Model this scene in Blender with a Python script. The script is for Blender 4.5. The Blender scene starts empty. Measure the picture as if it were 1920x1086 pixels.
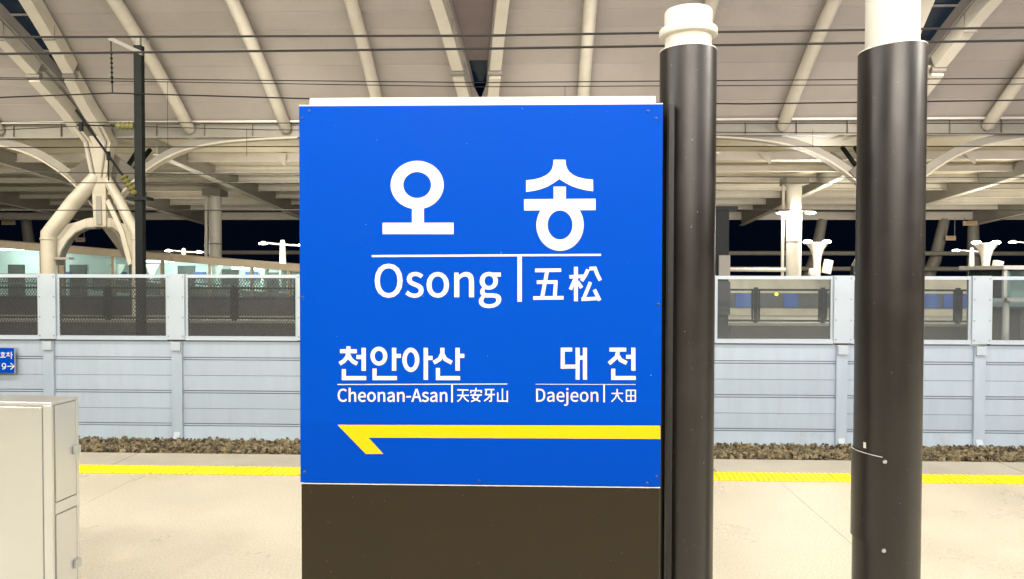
import bpy, math, random, json
import numpy as np
from mathutils import Vector, Matrix, Euler

random.seed(7)
rng = np.random.default_rng(11)
scene = bpy.context.scene
col = scene.collection
R = math.radians

# ------------------------------------------------------------------ camera
cam_data = bpy.data.cameras.new('camera')
cam_data.sensor_width = 36.0
cam_data.lens = 26.25
cam_data.clip_start = 0.05
cam_data.clip_end = 2000
cam = bpy.data.objects.new('camera', cam_data)
col.objects.link(cam)
cam.matrix_world = (Matrix.Translation((0, 0, 1.6)) @ Matrix.Rotation(R(1.97), 4, 'Z')
                    @ Matrix.Rotation(R(90 - 1.2), 4, 'X') @ Matrix.Rotation(0.0023, 4, 'Z'))
scene.camera = cam

# ------------------------------------------------------------------ night sky
world = bpy.data.worlds.new('World')
scene.world = world
world.use_nodes = True
bg = world.node_tree.nodes['Background']
bg.inputs['Color'].default_value = (0.10, 0.30, 0.85, 1)
bg.inputs['Strength'].default_value = 0.007

# ------------------------------------------------------------------ exposure
scene.view_settings.view_transform = 'Standard'
scene.view_settings.look = 'None'
scene.view_settings.gamma = 1.0
scene.view_settings.exposure = 0.0
scene.view_settings.use_curve_mapping = False
scene.render.engine = 'CYCLES'
scene.cycles.use_denoising = True
scene.cycles.max_bounces = 6
scene.cycles.diffuse_bounces = 3
scene.cycles.glossy_bounces = 3
scene.cycles.transparent_max_bounces = 10
scene.cycles.sample_clamp_indirect = 6.0
scene.cycles.caustics_reflective = False
scene.cycles.caustics_refractive = False

# lamp powers in watts (the lamps themselves are built further down)
ADDED_FLOOD_W = 600.0       # added unseen downlights hung under the roof above the near platform
ADDED_EDGE_FLOOD_W = 450.0 # second added row of unseen downlights, higher up over the platform edge
ADDED_UPLIGHT_W = 340.0     # added unseen roof washers on posts along the back of the near platform
FAR_W = 330.0         # lamp posts of the far platform
ADDED_POST_W = 280.0    # two added lamp posts, out of view to the left and right
ENCLOSURE_W = 170.0   # lamps inside the glazed stair enclosure


# ------------------------------------------------------------------ materials
def mat(name, c, rough=0.5, metal=0.0, var=0.10, scale=5.0, bump=0.0, bscale=60.0, spec=0.5,
        coat=0.0, per_object=0.0, stretch=None, speckle=0.0, dirt=None, rough_var=0.0, specks=None, island=0.0, island_col=None):
    m = bpy.data.materials.new(name)
    m.use_nodes = True
    nt = m.node_tree
    N, Lk = nt.nodes, nt.links
    b = N['Principled BSDF']
    b.inputs['Roughness'].default_value = rough
    b.inputs['Metallic'].default_value = metal
    b.inputs['Specular IOR Level'].default_value = spec
    b.inputs['Coat Weight'].default_value = coat
    tc = N.new('ShaderNodeTexCoord')
    mp = N.new('ShaderNodeMapping')
    ob = N.new('ShaderNodeObjectInfo')
    ad = N.new('ShaderNodeVectorMath')          # copies of one mesh must not share one pattern
    ad.operation = 'ADD'
    Lk.new(tc.outputs['Object'], ad.inputs[0])
    Lk.new(ob.outputs['Location'], ad.inputs[1])
    Lk.new(ad.outputs['Vector'], mp.inputs['Vector'])
    if stretch:
        mp.inputs['Scale'].default_value = stretch
    n1 = N.new('ShaderNodeTexNoise')
    n1.inputs['Scale'].default_value = scale
    n1.inputs['Detail'].default_value = 6
    n1.inputs['Roughness'].default_value = 0.6
    Lk.new(mp.outputs['Vector'], n1.inputs['Vector'])
    mr = N.new('ShaderNodeMapRange')
    mr.inputs['From Min'].default_value = 0.3
    mr.inputs['From Max'].default_value = 0.7
    mr.inputs['To Min'].default_value = 1 - var
    mr.inputs['To Max'].default_value = 1 + var
    Lk.new(n1.outputs['Fac'], mr.inputs['Value'])
    val = mr.outputs['Result']
    def mul(a, bsock):
        q = N.new('ShaderNodeMath'); q.operation = 'MULTIPLY'
        Lk.new(a, q.inputs[0]); Lk.new(bsock, q.inputs[1])
        return q.outputs[0]
    if per_object:
        oi = N.new('ShaderNodeObjectInfo')
        m2 = N.new('ShaderNodeMapRange')
        m2.inputs['To Min'].default_value = 1 - per_object
        m2.inputs['To Max'].default_value = 1 + per_object
        Lk.new(oi.outputs['Random'], m2.inputs['Value'])
        val = mul(val, m2.outputs['Result'])
    if island:                                 # every loose piece of the mesh its own tone
        ge = N.new('ShaderNodeNewGeometry')
        mi = N.new('ShaderNodeMapRange')
        mi.inputs['To Min'].default_value = 1 - island
        mi.inputs['To Max'].default_value = 1 + island * 1.6
        Lk.new(ge.outputs['Random Per Island'], mi.inputs['Value'])
        val = mul(val, mi.outputs['Result'])
    if speckle:
        n2 = N.new('ShaderNodeTexNoise')
        n2.inputs['Scale'].default_value = 75
        n2.inputs['Detail'].default_value = 3
        Lk.new(tc.outputs['Object'], n2.inputs['Vector'])
        m3 = N.new('ShaderNodeMapRange')
        m3.inputs['From Min'].default_value = 0.35
        m3.inputs['From Max'].default_value = 0.65
        m3.inputs['To Min'].default_value = 1 - speckle
        m3.inputs['To Max'].default_value = 1 + speckle
        Lk.new(n2.outputs['Fac'], m3.inputs['Value'])
        val = mul(val, m3.outputs['Result'])
    vm = N.new('ShaderNodeVectorMath')
    vm.operation = 'SCALE'
    vm.inputs[0].default_value = c
    Lk.new(val, vm.inputs['Scale'])
    out = vm.outputs['Vector']
    if island_col:
        g2 = N.new('ShaderNodeNewGeometry')
        mm = N.new('ShaderNodeMath'); mm.operation = 'MULTIPLY'; mm.inputs[1].default_value = 13.7
        fr_ = N.new('ShaderNodeMath'); fr_.operation = 'FRACT'
        Lk.new(g2.outputs['Random Per Island'], mm.inputs[0])
        Lk.new(mm.outputs[0], fr_.inputs[0])
        mc = N.new('ShaderNodeMix')
        mc.data_type = 'RGBA'
        Lk.new(fr_.outputs[0], mc.inputs[0])
        Lk.new(out, mc.inputs[6])
        v2 = N.new('ShaderNodeVectorMath'); v2.operation = 'SCALE'
        v2.inputs[0].default_value = island_col
        Lk.new(val, v2.inputs['Scale'])
        Lk.new(v2.outputs['Vector'], mc.inputs[7])
        out = mc.outputs[2]
    if dirt:                                   # (colour, amount, scale): stains with a shape of their own
        n3 = N.new('ShaderNodeTexNoise')
        n3.inputs['Scale'].default_value = dirt[2]
        n3.inputs['Detail'].default_value = 9
        n3.inputs['Roughness'].default_value = 0.7
        n3.inputs['Distortion'].default_value = 0.6
        Lk.new(mp.outputs['Vector'], n3.inputs['Vector'])
        rp = N.new('ShaderNodeMapRange')
        rp.inputs['From Min'].default_value = 0.55
        rp.inputs['From Max'].default_value = 0.85
        rp.inputs['To Max'].default_value = dirt[1]
        Lk.new(n3.outputs['Fac'], rp.inputs['Value'])
        mx = N.new('ShaderNodeMix')
        mx.data_type = 'RGBA'
        Lk.new(rp.outputs['Result'], mx.inputs[0])
        Lk.new(out, mx.inputs[6])
        mx.inputs[7].default_value = (*dirt[0], 1)
        out = mx.outputs[2]
    if specks:                                 # (colour, noise scale, threshold): small dust specks and chips
        n5 = N.new('ShaderNodeTexNoise')
        n5.inputs['Scale'].default_value = specks[1]
        n5.inputs['Detail'].default_value = 1
        Lk.new(tc.outputs['Object'], n5.inputs['Vector'])
        r5 = N.new('ShaderNodeMapRange')
        r5.inputs['From Min'].default_value = specks[2]
        r5.inputs['From Max'].default_value = specks[2] + 0.03
        Lk.new(n5.outputs['Fac'], r5.inputs['Value'])
        mx5 = N.new('ShaderNodeMix')
        mx5.data_type = 'RGBA'
        Lk.new(r5.outputs['Result'], mx5.inputs[0])
        Lk.new(out, mx5.inputs[6])
        mx5.inputs[7].default_value = (*specks[0], 1)
        out = mx5.outputs[2]
    Lk.new(out, b.inputs['Base Color'])
    if rough_var:
        m4 = N.new('ShaderNodeMapRange')
        m4.inputs['From Min'].default_value = 0.3
        m4.inputs['From Max'].default_value = 0.7
        m4.inputs['To Min'].default_value = max(0.02, rough - rough_var)
        m4.inputs['To Max'].default_value = rough + rough_var
        Lk.new(n1.outputs['Fac'], m4.inputs['Value'])
        Lk.new(m4.outputs['Result'], b.inputs['Roughness'])
    if bump:
        n4 = N.new('ShaderNodeTexNoise')
        n4.inputs['Scale'].default_value = bscale
        n4.inputs['Detail'].default_value = 4
        Lk.new(mp.outputs['Vector'], n4.inputs['Vector'])
        bp = N.new('ShaderNodeBump')
        bp.inputs['Strength'].default_value = bump
        bp.inputs['Distance'].default_value = 0.01
        Lk.new(n4.outputs['Fac'], bp.inputs['Height'])
        Lk.new(bp.outputs['Normal'], b.inputs['Normal'])
    return m


def emit(name, c, s):
    m = bpy.data.materials.new(name)
    m.use_nodes = True
    b = m.node_tree.nodes['Principled BSDF']
    b.inputs['Base Color'].default_value = (*[min(1, x) for x in c], 1)
    b.inputs['Emission Color'].default_value = (*c, 1)
    b.inputs['Emission Strength'].default_value = s
    return m


def glass(name, c, trans=0.75, rough=0.05):
    """thin pane: mostly clear, tinted, with a surface reflection"""
    m = bpy.data.materials.new(name)
    m.use_nodes = True
    nt = m.node_tree
    N, Lk = nt.nodes, nt.links
    N.remove(N['Principled BSDF'])
    t = N.new('ShaderNodeBsdfTransparent')
    t.inputs['Color'].default_value = (*c, 1)
    g = N.new('ShaderNodeBsdfGlossy')
    g.inputs['Roughness'].default_value = rough
    g.inputs['Color'].default_value = (0.9, 0.95, 0.95, 1)
    fr = N.new('ShaderNodeFresnel')
    fr.inputs['IOR'].default_value = 1.45
    mx = N.new('ShaderNodeMixShader')
    Lk.new(fr.outputs['Fac'], mx.inputs['Fac'])
    Lk.new(t.outputs[0], mx.inputs[1])
    Lk.new(g.outputs[0], mx.inputs[2])
    d = N.new('ShaderNodeBsdfDiffuse')
    d.inputs['Color'].default_value = (0.55, 0.6, 0.6, 1)
    m2 = N.new('ShaderNodeMixShader')
    m2.inputs['Fac'].default_value = 1 - trans
    Lk.new(mx.outputs[0], m2.inputs[1])
    Lk.new(d.outputs[0], m2.inputs[2])
    Lk.new(m2.outputs[0], N['Material Output'].inputs['Surface'])
    return m


M = {}
M['floor'] = mat('platform_paving', (0.495, 0.452, 0.352), 0.33, var=0.07, scale=1.3, bump=0.2, bscale=120, speckle=0.13,
                 dirt=((0.38, 0.35, 0.275), 0.25, 2.6), per_object=0.02, rough_var=0.1)
M['coping'] = mat('coping_stone', (0.36, 0.335, 0.275), 0.6, var=0.08, scale=3, bump=0.3, bscale=90, speckle=0.08,
                  dirt=((0.24, 0.22, 0.18), 0.45, 1.5), per_object=0.03)
M['concrete'] = mat('concrete', (0.30, 0.28, 0.24), 0.8, var=0.15, scale=2, bump=0.4)
M['dark_concrete'] = mat('dark_concrete', (0.085, 0.072, 0.065), 0.8, var=0.2, scale=2, bump=0.3)
M['ground'] = mat('ground_soil', (0.07, 0.06, 0.05), 0.9, var=0.3, scale=1, bump=0.5)
M['tactile'] = mat('yellow_tactile', (0.70, 0.51, 0.0), 0.5, var=0.10, scale=9, per_object=0.08, dirt=((0.5, 0.38, 0.04), 0.5, 6))
M['tactile_bar'] = mat('yellow_tactile_raised', (0.88, 0.66, 0.0), 0.42, var=0.04, scale=9, per_object=0.03)
M['barrier'] = mat('pale_blue_painted_steel', (0.435, 0.510, 0.585), 0.42, var=0.04, scale=2.5, per_object=0.045,
                   stretch=(3, 1, 0.5), dirt=((0.34, 0.37, 0.39), 0.6, 1.6), rough_var=0.06, specks=((0.40, 0.38, 0.34), 9, 0.80))
M['barrier_cover'] = mat('pale_grey_cover_plate', (0.48, 0.545, 0.60), 0.4, var=0.04, scale=3, per_object=0.02, dirt=((0.44, 0.48, 0.50), 0.3, 3))
M['groove'] = mat('barrier_joint_steel', (0.17, 0.21, 0.24), 0.6)
M['aluminium'] = mat('anodised_aluminium', (0.55, 0.57, 0.57), 0.35, metal=0.55, var=0.05)
M['bolt'] = mat('bolt_steel', (0.30, 0.30, 0.29), 0.4, metal=0.8)
M['screw'] = mat('blue_painted_screw', (0.02, 0.06, 0.24), 0.35, metal=0.3)
M['barrier_low'] = mat('dusty_pale_blue_steel', (0.47, 0.56, 0.64), 0.5, var=0.05, scale=2.5, per_object=0.03, stretch=(2, 1, 0.6), dirt=((0.30, 0.27, 0.22), 0.55, 2.2))
M['steel_shadow'] = mat('shaded_olive_steel', (0.11, 0.10, 0.08), 0.6, var=0.1, scale=2)  # shade under the column's arch put into the colour
M['steel_column'] = mat('cast_steel_column', (0.45, 0.415, 0.335), 0.45, var=0.08, scale=1.2, bump=0.15, bscale=25, dirt=((0.36, 0.32, 0.24), 0.5, 1.0))
M['ballast'] = mat('ballast_stone', (0.130, 0.097, 0.044), 0.85, var=0.35, scale=30, bump=0.3, bscale=80, island=0.75, island_col=(0.125, 0.105, 0.065))
M['mesh_steel'] = mat('galvanised_mesh_steel', (0.035, 0.034, 0.034), 0.5, metal=0.3)
M['rail'] = mat('rail_steel', (0.20, 0.13, 0.09), 0.5, metal=0.6)
M['lining'] = mat('roof_lining', (0.425, 0.395, 0.372), 0.6, var=0.05, scale=0.8, per_object=0.07, dirt=((0.28, 0.26, 0.245), 0.5, 0.5))
M['steel_cream'] = mat('cream_painted_steel', (0.66, 0.63, 0.55), 0.42, var=0.06, scale=1.5, dirt=((0.45, 0.41, 0.34), 0.5, 1.2))
M['steel_grey'] = mat('grey_painted_steel', (0.26, 0.245, 0.21), 0.5, var=0.08, scale=1.5)
M['canopy'] = mat('far_canopy_deck', (0.66, 0.60, 0.46), 0.55, var=0.06, scale=0.7, per_object=0.05)
M['dark_steel'] = mat('dark_green_black_steel', (0.007, 0.010, 0.010), 0.5, var=0.2, scale=4, spec=0.2)
M['wire'] = mat('wire_black', (0.012, 0.011, 0.010), 0.5)
M['insulator'] = mat('olive_insulator', (0.20, 0.19, 0.06), 0.3, coat=0.3)
M['blue'] = mat('sign_blue_film', (0.0, 0.061, 0.455), 0.42, var=0.02, scale=1.2, spec=0.04, rough_var=0.08,
               specks=((0.15, 0.36, 0.85), 110, 0.785))
M['blue2'] = mat('sign_blue_overlay_film', (0.0, 0.056, 0.435), 0.40, var=0.02, scale=1.2, spec=0.04, rough_var=0.06)
M['letter'] = mat('sign_white_film', (0.71, 0.695, 0.645), 0.4, var=0.02, spec=0.3)
M['yellow'] = mat('sign_yellow_film', (0.90, 0.515, 0.0), 0.4, var=0.02, spec=0.3)
M['brown'] = mat('dark_brown_panel', (0.0215, 0.0142, 0.0045), 0.30, var=0.06, scale=3, spec=0.4,
                specks=((0.12, 0.10, 0.075), 150, 0.785))
M['black'] = mat('black_casing', (0.012, 0.011, 0.011), 0.5)
M['pole'] = mat('dark_brown_gloss_sleeve', (0.0105, 0.0076, 0.0062), 0.37, var=0.10, scale=5, spec=0.7, rough_var=0.08,
                dirt=((0.028, 0.024, 0.023), 0.6, 5), specks=((0.22, 0.21, 0.20), 150, 0.775))
M['white_pipe'] = mat('cream_white_pipe', (0.64, 0.615, 0.555), 0.38, var=0.05, scale=6, dirt=((0.46, 0.41, 0.31), 0.5, 7))
M['white_trim'] = mat('white_trim', (0.78, 0.76, 0.70), 0.4, var=0.06, scale=20, dirt=((0.42, 0.36, 0.25), 0.6, 14))
M['stainless'] = mat('brushed_stainless', (0.74, 0.76, 0.77), 0.25, metal=0.9, var=0.03, scale=2, stretch=(3, 3, 0.2), rough_var=0.06)
M['stainless2'] = mat('brushed_stainless_door', (0.76, 0.775, 0.78), 0.30, metal=0.85, var=0.02, scale=2, stretch=(3, 3, 0.2), rough_var=0.04)
M['shadow_gap'] = mat('seam_rubber', (0.34, 0.32, 0.28), 0.8)
M['lit_panel'] = mat('pale_enclosure_lining', (0.78, 0.80, 0.78), 0.6, var=0.12, scale=0.7)
M['soffit'] = mat('mauve_skylight_soffit', (0.20, 0.165, 0.165), 0.6, var=0.08, scale=0.8)
M['frame_brown'] = mat('bronze_frame', (0.22, 0.185, 0.13), 0.5, var=0.08)
M['clad'] = mat('dark_enclosure_cladding', (0.045, 0.04, 0.04), 0.5, var=0.2)
M['beige_wall'] = mat('beige_wall_render', (0.50, 0.46, 0.36), 0.8, var=0.16, scale=1.2, bump=0.3, dirt=((0.34, 0.31, 0.22), 0.5, 0.9))
M['dark_strip'] = mat('dark_wall_strip', (0.07, 0.075, 0.075), 0.5, var=0.2)
M['blue_board'] = mat('blue_wall_board', (0.03, 0.09, 0.34), 0.5, var=0.12)
M['board'] = mat('pale_orange_board', (0.60, 0.46, 0.33), 0.6, var=0.05)
M['board_mark'] = mat('board_print', (0.55, 0.33, 0.05), 0.6)
M['sky_glass'] = mat('skylight_glass', (0.006, 0.020, 0.045), 0.12, var=0.05)
M['clear'] = glass('clear_acrylic', (0.80, 0.83, 0.84), 0.93)
M['teal_glass'] = glass('greenish_glass', (0.84, 0.95, 0.92), 0.94)
M['lamp'] = emit('lit_lamp_lens', (1.0, 0.97, 0.88), 26)
M['lamp_soft'] = emit('lit_lamp_strip', (0.92, 1.0, 0.97), 6)
M['green'] = emit('green_signal_lens', (0.05, 1.0, 0.55), 3)
M['amber'] = emit('amber_lamp_lens', (1.0, 0.72, 0.05), 2)


# ------------------------------------------------------------------ mesh helpers
class MB:
    def __init__(self):
        self.v, self.f = [], []

    def add(self, vs, fs):
        o = len(self.v)
        self.v += [tuple(p) for p in vs]
        self.f += [tuple(i + o for i in f) for f in fs]
        return self

    def box(self, x0, x1, y0, y1, z0, z1):
        vs = [(x0, y0, z0), (x1, y0, z0), (x1, y1, z0), (x0, y1, z0), (x0, y0, z1), (x1, y0, z1), (x1, y1, z1), (x0, y1, z1)]
        return self.hexa(vs)

    def hexa(self, vs):
        return self.add(vs, [(0, 3, 2, 1), (4, 5, 6, 7), (0, 1, 5, 4), (1, 2, 6, 5), (2, 3, 7, 6), (3, 0, 4, 7)])

    def tube(self, pts, r, n=10, caps=True):
        pts = [Vector(p) for p in pts]
        rs = r if isinstance(r, (list, tuple)) else [r] * len(pts)
        t0 = (pts[1] - pts[0]).normalized()
        up = Vector((0, 0, 1)) if abs(t0.z) < 0.9 else Vector((1, 0, 0))
        a = t0.cross(up).normalized()
        vs, fs = [], []
        for i, p in enumerate(pts):
            t = ((pts[min(i + 1, len(pts) - 1)] - pts[max(i - 1, 0)])).normalized()
            a = (a - t * a.dot(t)).normalized()
            b = t.cross(a)
            for k in range(n):
                an = 2 * math.pi * k / n
                vs.append(p + (a * math.cos(an) + b * math.sin(an)) * rs[i])
        for i in range(len(pts) - 1):
            for k in range(n):
                fs.append((i * n + k, i * n + (k + 1) % n, (i + 1) * n + (k + 1) % n, (i + 1) * n + k))
        if caps:
            fs.append(tuple(range(n - 1, -1, -1)))
            fs.append(tuple((len(pts) - 1) * n + k for k in range(n)))
        return self.add(vs, fs)

    def sweep(self, pts, w, h, side):
        """rectangular section: w along the vector `side`, h across it, centred on the path"""
        pts = [Vector(p) for p in pts]
        s = Vector(side).normalized()
        vs, fs = [], []
        for i, p in enumerate(pts):
            t = (pts[min(i + 1, len(pts) - 1)] - pts[max(i - 1, 0)]).normalized()
            u = t.cross(s).normalized()
            for (a, b) in ((-1, -1), (1, -1), (1, 1), (-1, 1)):
                vs.append(p + s * (a * w / 2) + u * (b * h / 2))
        for i in range(len(pts) - 1):
            for k in range(4):
                fs.append((i * 4 + k, i * 4 + (k + 1) % 4, (i + 1) * 4 + (k + 1) % 4, (i + 1) * 4 + k))
        e = (len(pts) - 1) * 4
        fs += [(3, 2, 1, 0), (e, e + 1, e + 2, e + 3)]
        return self.add(vs, fs)

    def prism(self, poly, off):
        n = len(poly)
        off = Vector(off)
        vs = [Vector(p) for p in poly] + [Vector(p) + off for p in poly]
        fs = [tuple(range(n - 1, -1, -1)), tuple(range(n, 2 * n))]
        fs += [(i, (i + 1) % n, n + (i + 1) % n, n + i) for i in range(n)]
        return self.add(vs, fs)

    def lathe(self, prof, n=32, c=(0, 0, 0), shear=(0, 0)):
        vs, fs = [], []
        for (r, z) in prof:
            for k in range(n):
                a = 2 * math.pi * k / n
                x, y = r * math.cos(a), r * math.sin(a)
                vs.append((c[0] + x, c[1] + y, c[2] + z))
        for i in range(len(prof) - 1):
            for k in range(n):
                fs.append((i * n + k, i * n + (k + 1) % n, (i + 1) * n + (k + 1) % n, (i + 1) * n + k))
        fs.append(tuple(range(n - 1, -1, -1)))
        fs.append(tuple((len(prof) - 1) * n + k for k in range(n)))
        return self.add(vs, fs)

    def mesh(self, name, m, smooth=False):
        me = bpy.data.meshes.new(name)
        me.from_pydata(self.v, [], self.f)
        me.materials.append(m)
        if smooth:
            me.shade_smooth()
            me.set_sharp_from_angle(angle=R(40))
        me.update()
        return me

    def build(self, name, m, parent=None, smooth=False, bevel=0.0, loc=None, w=False):
        return place(name, self.mesh(name, m, smooth), parent, loc, bevel, w=w)


def place(name, me, parent=None, loc=None, bevel=0.0, rot=None, w=False):
    """w: the coordinates are world coordinates although the object has a parent"""
    o = bpy.data.objects.new(name, me)
    col.objects.link(o)
    if parent:
        o.parent = parent
        if w:
            o.matrix_parent_inverse = Matrix.Translation(-base_of(parent))
    if loc:
        o.location = loc
    if rot:
        o.rotation_euler = rot
    if bevel:
        b = o.modifiers.new('bevel', 'BEVEL')
        b.width = bevel
        b.segments = 2
        b.limit_method = 'ANGLE'
    return o


def base_of(o):
    p = Vector(o.location)
    if o.parent and o.matrix_parent_inverse == Matrix.Identity(4):
        p = p + base_of(o.parent)
    return p


def empty(name, loc, label, cat, group=None, rz=0.0):
    o = bpy.data.objects.new(name, None)
    o.empty_display_size = 0.2
    col.objects.link(o)
    o.location = loc
    o.rotation_euler.z = rz
    return tag(o, label, cat, group)


def tag(o, label=None, cat=None, group=None, kind=None):
    if label: o['label'] = label
    if cat: o['category'] = cat
    if group: o['group'] = group
    if kind: o['kind'] = kind
    return o


def add_light(name, parent, loc, power, color, size, aim=None, kind='AREA', spread=180.0):
    d = bpy.data.lights.new(name, kind)
    d.energy = power
    d.color = color
    if kind == 'AREA':
        d.shape = 'DISK'
        d.size = size
        d.spread = R(spread)
    else:
        d.shadow_soft_size = size
    o = bpy.data.objects.new(name, d)
    col.objects.link(o)
    o.parent = parent
    o.location = loc
    if aim is not None:
        o.rotation_euler = (Vector(aim)).to_track_quat('-Z', 'Y').to_euler()
    return o


# ================================================================== SETTING
ground = MB().box(-300, 300, -80, 400, -1.6, -1.25).build('ground', M['ground'])
tag(ground, kind='structure')

# near platform: body with a coping, paving slabs and the yellow tactile strip on top
platform = MB().box(-26, 26, -9, 6.44, -1.25, -0.07).build('platform', M['concrete'])
tag(platform, 'beige paved station platform with a yellow tactile strip', kind='structure')
slab = MB().box(-1.2485, 1.2485, -1.4485, 1.4485, -0.06, 0.0).mesh('paving_slab', M['floor'])
for i in range(-10, 11):
    for j in range(5):
        place('paving_slab', slab, platform, (0.62 + 2.5 * i, 5.81 - 1.45 - 2.9 * j, 0))
cop = MB().box(-1.247, 1.247, 0, 0.44, -0.12, 0.0).mesh('coping_slab', M['coping'])
for i in range(-10, 11):
    place('coping_slab', cop, platform, (0.2 + 2.5 * i, 6.06, 0), bevel=0.008)
bed = MB().box(-26, 26, 5.812, 6.058, -0.06, -0.012).build('tactile_bed', M['concrete'], platform)
tile = MB().box(-0.148, 0.148, 0.003, 0.243, -0.012, 0.003).mesh('tactile_tile', M['tactile'])
t = MB()
for k in range(7):                       # diagonal bars standing proud of each tile
    x = -0.146 + 0.0415 * k
    t.hexa([(x, 0.012, 0.003), (x + 0.026, 0.012, 0.003), (x + 0.043, 0.234, 0.003), (x + 0.017, 0.234, 0.003),
            (x + 0.003, 0.015, 0.009), (x + 0.023, 0.015, 0.009), (x + 0.040, 0.231, 0.009), (x + 0.020, 0.231, 0.009)])
bars = t.mesh('tactile_bars', M['tactile_bar'])
for i in range(-40, 41):
    q = place('tactile_tile', tile, platform, (0.07 + 0.3 * i, 5.812, 0))
    tag(place('tactile_bars', bars, q), kind='stuff')

# track bed with rails and ballast
tb = MB().prism([(-26, 6.44, -1.25), (-26, 6.44, -0.90), (-26, 10.2, -0.90), (-26, 11.2, -1.06), (-26, 12.4, -1.08), (-26, 12.4, -1.25)], (52, 0, 0))
track_bed = tb.build('track_bed', M['ballast'])
tag(track_bed, 'brown ballasted track bed below the platform edge', kind='structure')
for y in (7.35, 8.785):
    r_ = MB()
    r_.box(-26, 26, y - 0.075, y + 0.075, -0.865, -0.84).box(-26, 26, y - 0.01, y + 0.01, -0.84, -0.735).box(-26, 26, y - 0.036, y + 0.036, -0.735, -0.69)
    tag(r_.build('rail', M['rail']), kind='structure')

# loose ballast stones: too many to count, one mesh
phi = (1 + 5 ** 0.5) / 2
ico = np.array([(-1, phi, 0), (1, phi, 0), (-1, -phi, 0), (1, -phi, 0), (0, -1, phi), (0, 1, phi), (0, -1, -phi), (0, 1, -phi),
                (phi, 0, -1), (phi, 0, 1), (-phi, 0, -1), (-phi, 0, 1)]) / 1.9
icf = np.array([(0, 11, 5), (0, 5, 1), (0, 1, 7), (0, 7, 10), (0, 10, 11), (1, 5, 9), (5, 11, 4), (11, 10, 2), (10, 7, 6), (7, 1, 8),
                (3, 9, 4), (3, 4, 2), (3, 2, 6), (3, 6, 8), (3, 8, 9), (4, 9, 5), (2, 4, 11), (6, 2, 10), (8, 6, 7), (9, 8, 1)])


def stones(n, y0, y1, s0, s1, lift):
    V, Fc = [], []
    for i in range(n):
        x, y = rng.uniform(-13, 13), rng.uniform(y0, y1)
        z = -0.90 if y < 10.2 else (-0.90 - 0.16 * min(1, (y - 10.2)) if y < 11.2 else -1.06)
        s = rng.uniform(s0, s1) * rng.uniform(0.55, 1.35, 3)
        p = ico * rng.uniform(0.6, 1.3, (12, 1)) * s
        a, b_ = rng.uniform(0, 6.28, 2)
        ca, sa, cb, sb = math.cos(a), math.sin(a), math.cos(b_), math.sin(b_)
        p = p @ np.array([[ca, -sa, 0], [sa, ca, 0], [0, 0, 1]]).T @ np.array([[1, 0, 0], [0, cb, -sb], [0, sb, cb]]).T
        V.append(p + (x, y, z + rng.uniform(0, lift)))
        Fc.append(icf + 12 * i)
    me = bpy.data.meshes.new('ballast')
    me.from_pydata(np.concatenate(V).tolist(), [], np.concatenate(Fc).tolist())
    me.materials.append(M['ballast'])
    return me


b1 = place('ballast_stones', stones(18000, 10.1, 11.62, 0.015, 0.040, 0.05))
tag(b1, 'loose brown ballast stones heaped against the pale barrier', 'ballast', kind='stuff')

# opposite platform
op = MB().box(-40, 40, 17.7, 46, -1.25, -0.01).build('opposite_platform', M['coping'])
tag(op, kind='structure')

# ================================================================== NOISE BARRIER
BX = [-7.82 + 2.086 * k for k in range(-3, 11)]
BY = 11.70
barrier = empty('noise_barrier', (0, BY, -1.1), 'long pale blue noise barrier with glazed upper windows behind the ballast', 'barrier')
half = (2.086 - 0.17) / 2
rows = [(0.262, 0.51), (-0.028, 0.212), (-0.268, -0.034), (-0.556, -0.318), (-0.794, -0.562), (-1.10, -0.844)]
plank_meshes = []
for (z0, z1) in rows:
    plank_meshes.append(MB().box(-half, half, 0, 0.05, z0, z1).mesh('plank', M['barrier'] if z0 > -0.8 else M['barrier_low']))
lip = MB().box(-half, half, 0.010, 0.04, -0.012, 0.012).mesh('joint_strip', M['barrier'])
back = MB().box(-half, half, 0.045, 0.06, -1.1, 0.51).mesh('backing_sheet', M['groove'])
post_low = MB().box(-0.084, 0.084, -0.045, 0.09, -1.12, 0.50).mesh('post', M['barrier'])
bracket = MB().box(-0.075, 0.075, -0.085, 0.05, 0.372, 0.508).mesh('post_bracket', M['barrier_cover'])
foot = MB().prism([(-0.05, -0.045, -1.09), (-0.05, -0.10, -1.09), (-0.05, -0.045, -0.93)], (0.1, 0, 0)).mesh('post_foot', M['barrier_cover'])
cover = MB().box(-0.142, 0.142, -0.07, -0.055, 0.545, 1.585)
cover.box(-0.142, -0.128, -0.055, 0.06, 0.545, 1.585).box(0.128, 0.142, -0.055, 0.06, 0.545, 1.585)
cover = cover.mesh('post_cover', M['barrier_cover'])
bolts = MB()
for sx in (-0.115, 0.115):
    for z in (0.60, 0.90, 1.22, 1.54):
        bolts.tube([(sx, -0.078, z), (sx, -0.069, z)], 0.011, 8)
bolts = bolts.mesh('cover_bolts', M['bolt'])
hw = (2.086 - 0.284) / 2
rail_top = MB().box(-hw, hw, -0.03, 0.03, 1.525, 1.578).mesh('window_rail', M['barrier_cover'])
rail_bot = MB().box(-hw - 0.01, hw + 0.01, -0.05, 0.04, 0.545, 0.60).box(-hw, hw, -0.055, 0.05, 0.535, 0.546).mesh('window_rail', M['barrier_cover'])
stile = MB().box(-0.018, 0.018, -0.028, 0.028, 0.60, 1.525).mesh('window_stile', M['barrier_cover'])
pane_c = MB().box(-hw + 0.036, hw - 0.036, -0.004, 0.004, 0.60, 1.525).mesh('pane', M['clear'])
gap = MB().box(-hw, hw, -0.01, 0.03, 0.511, 0.534).mesh('sill_gap', M['groove'])

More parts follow.
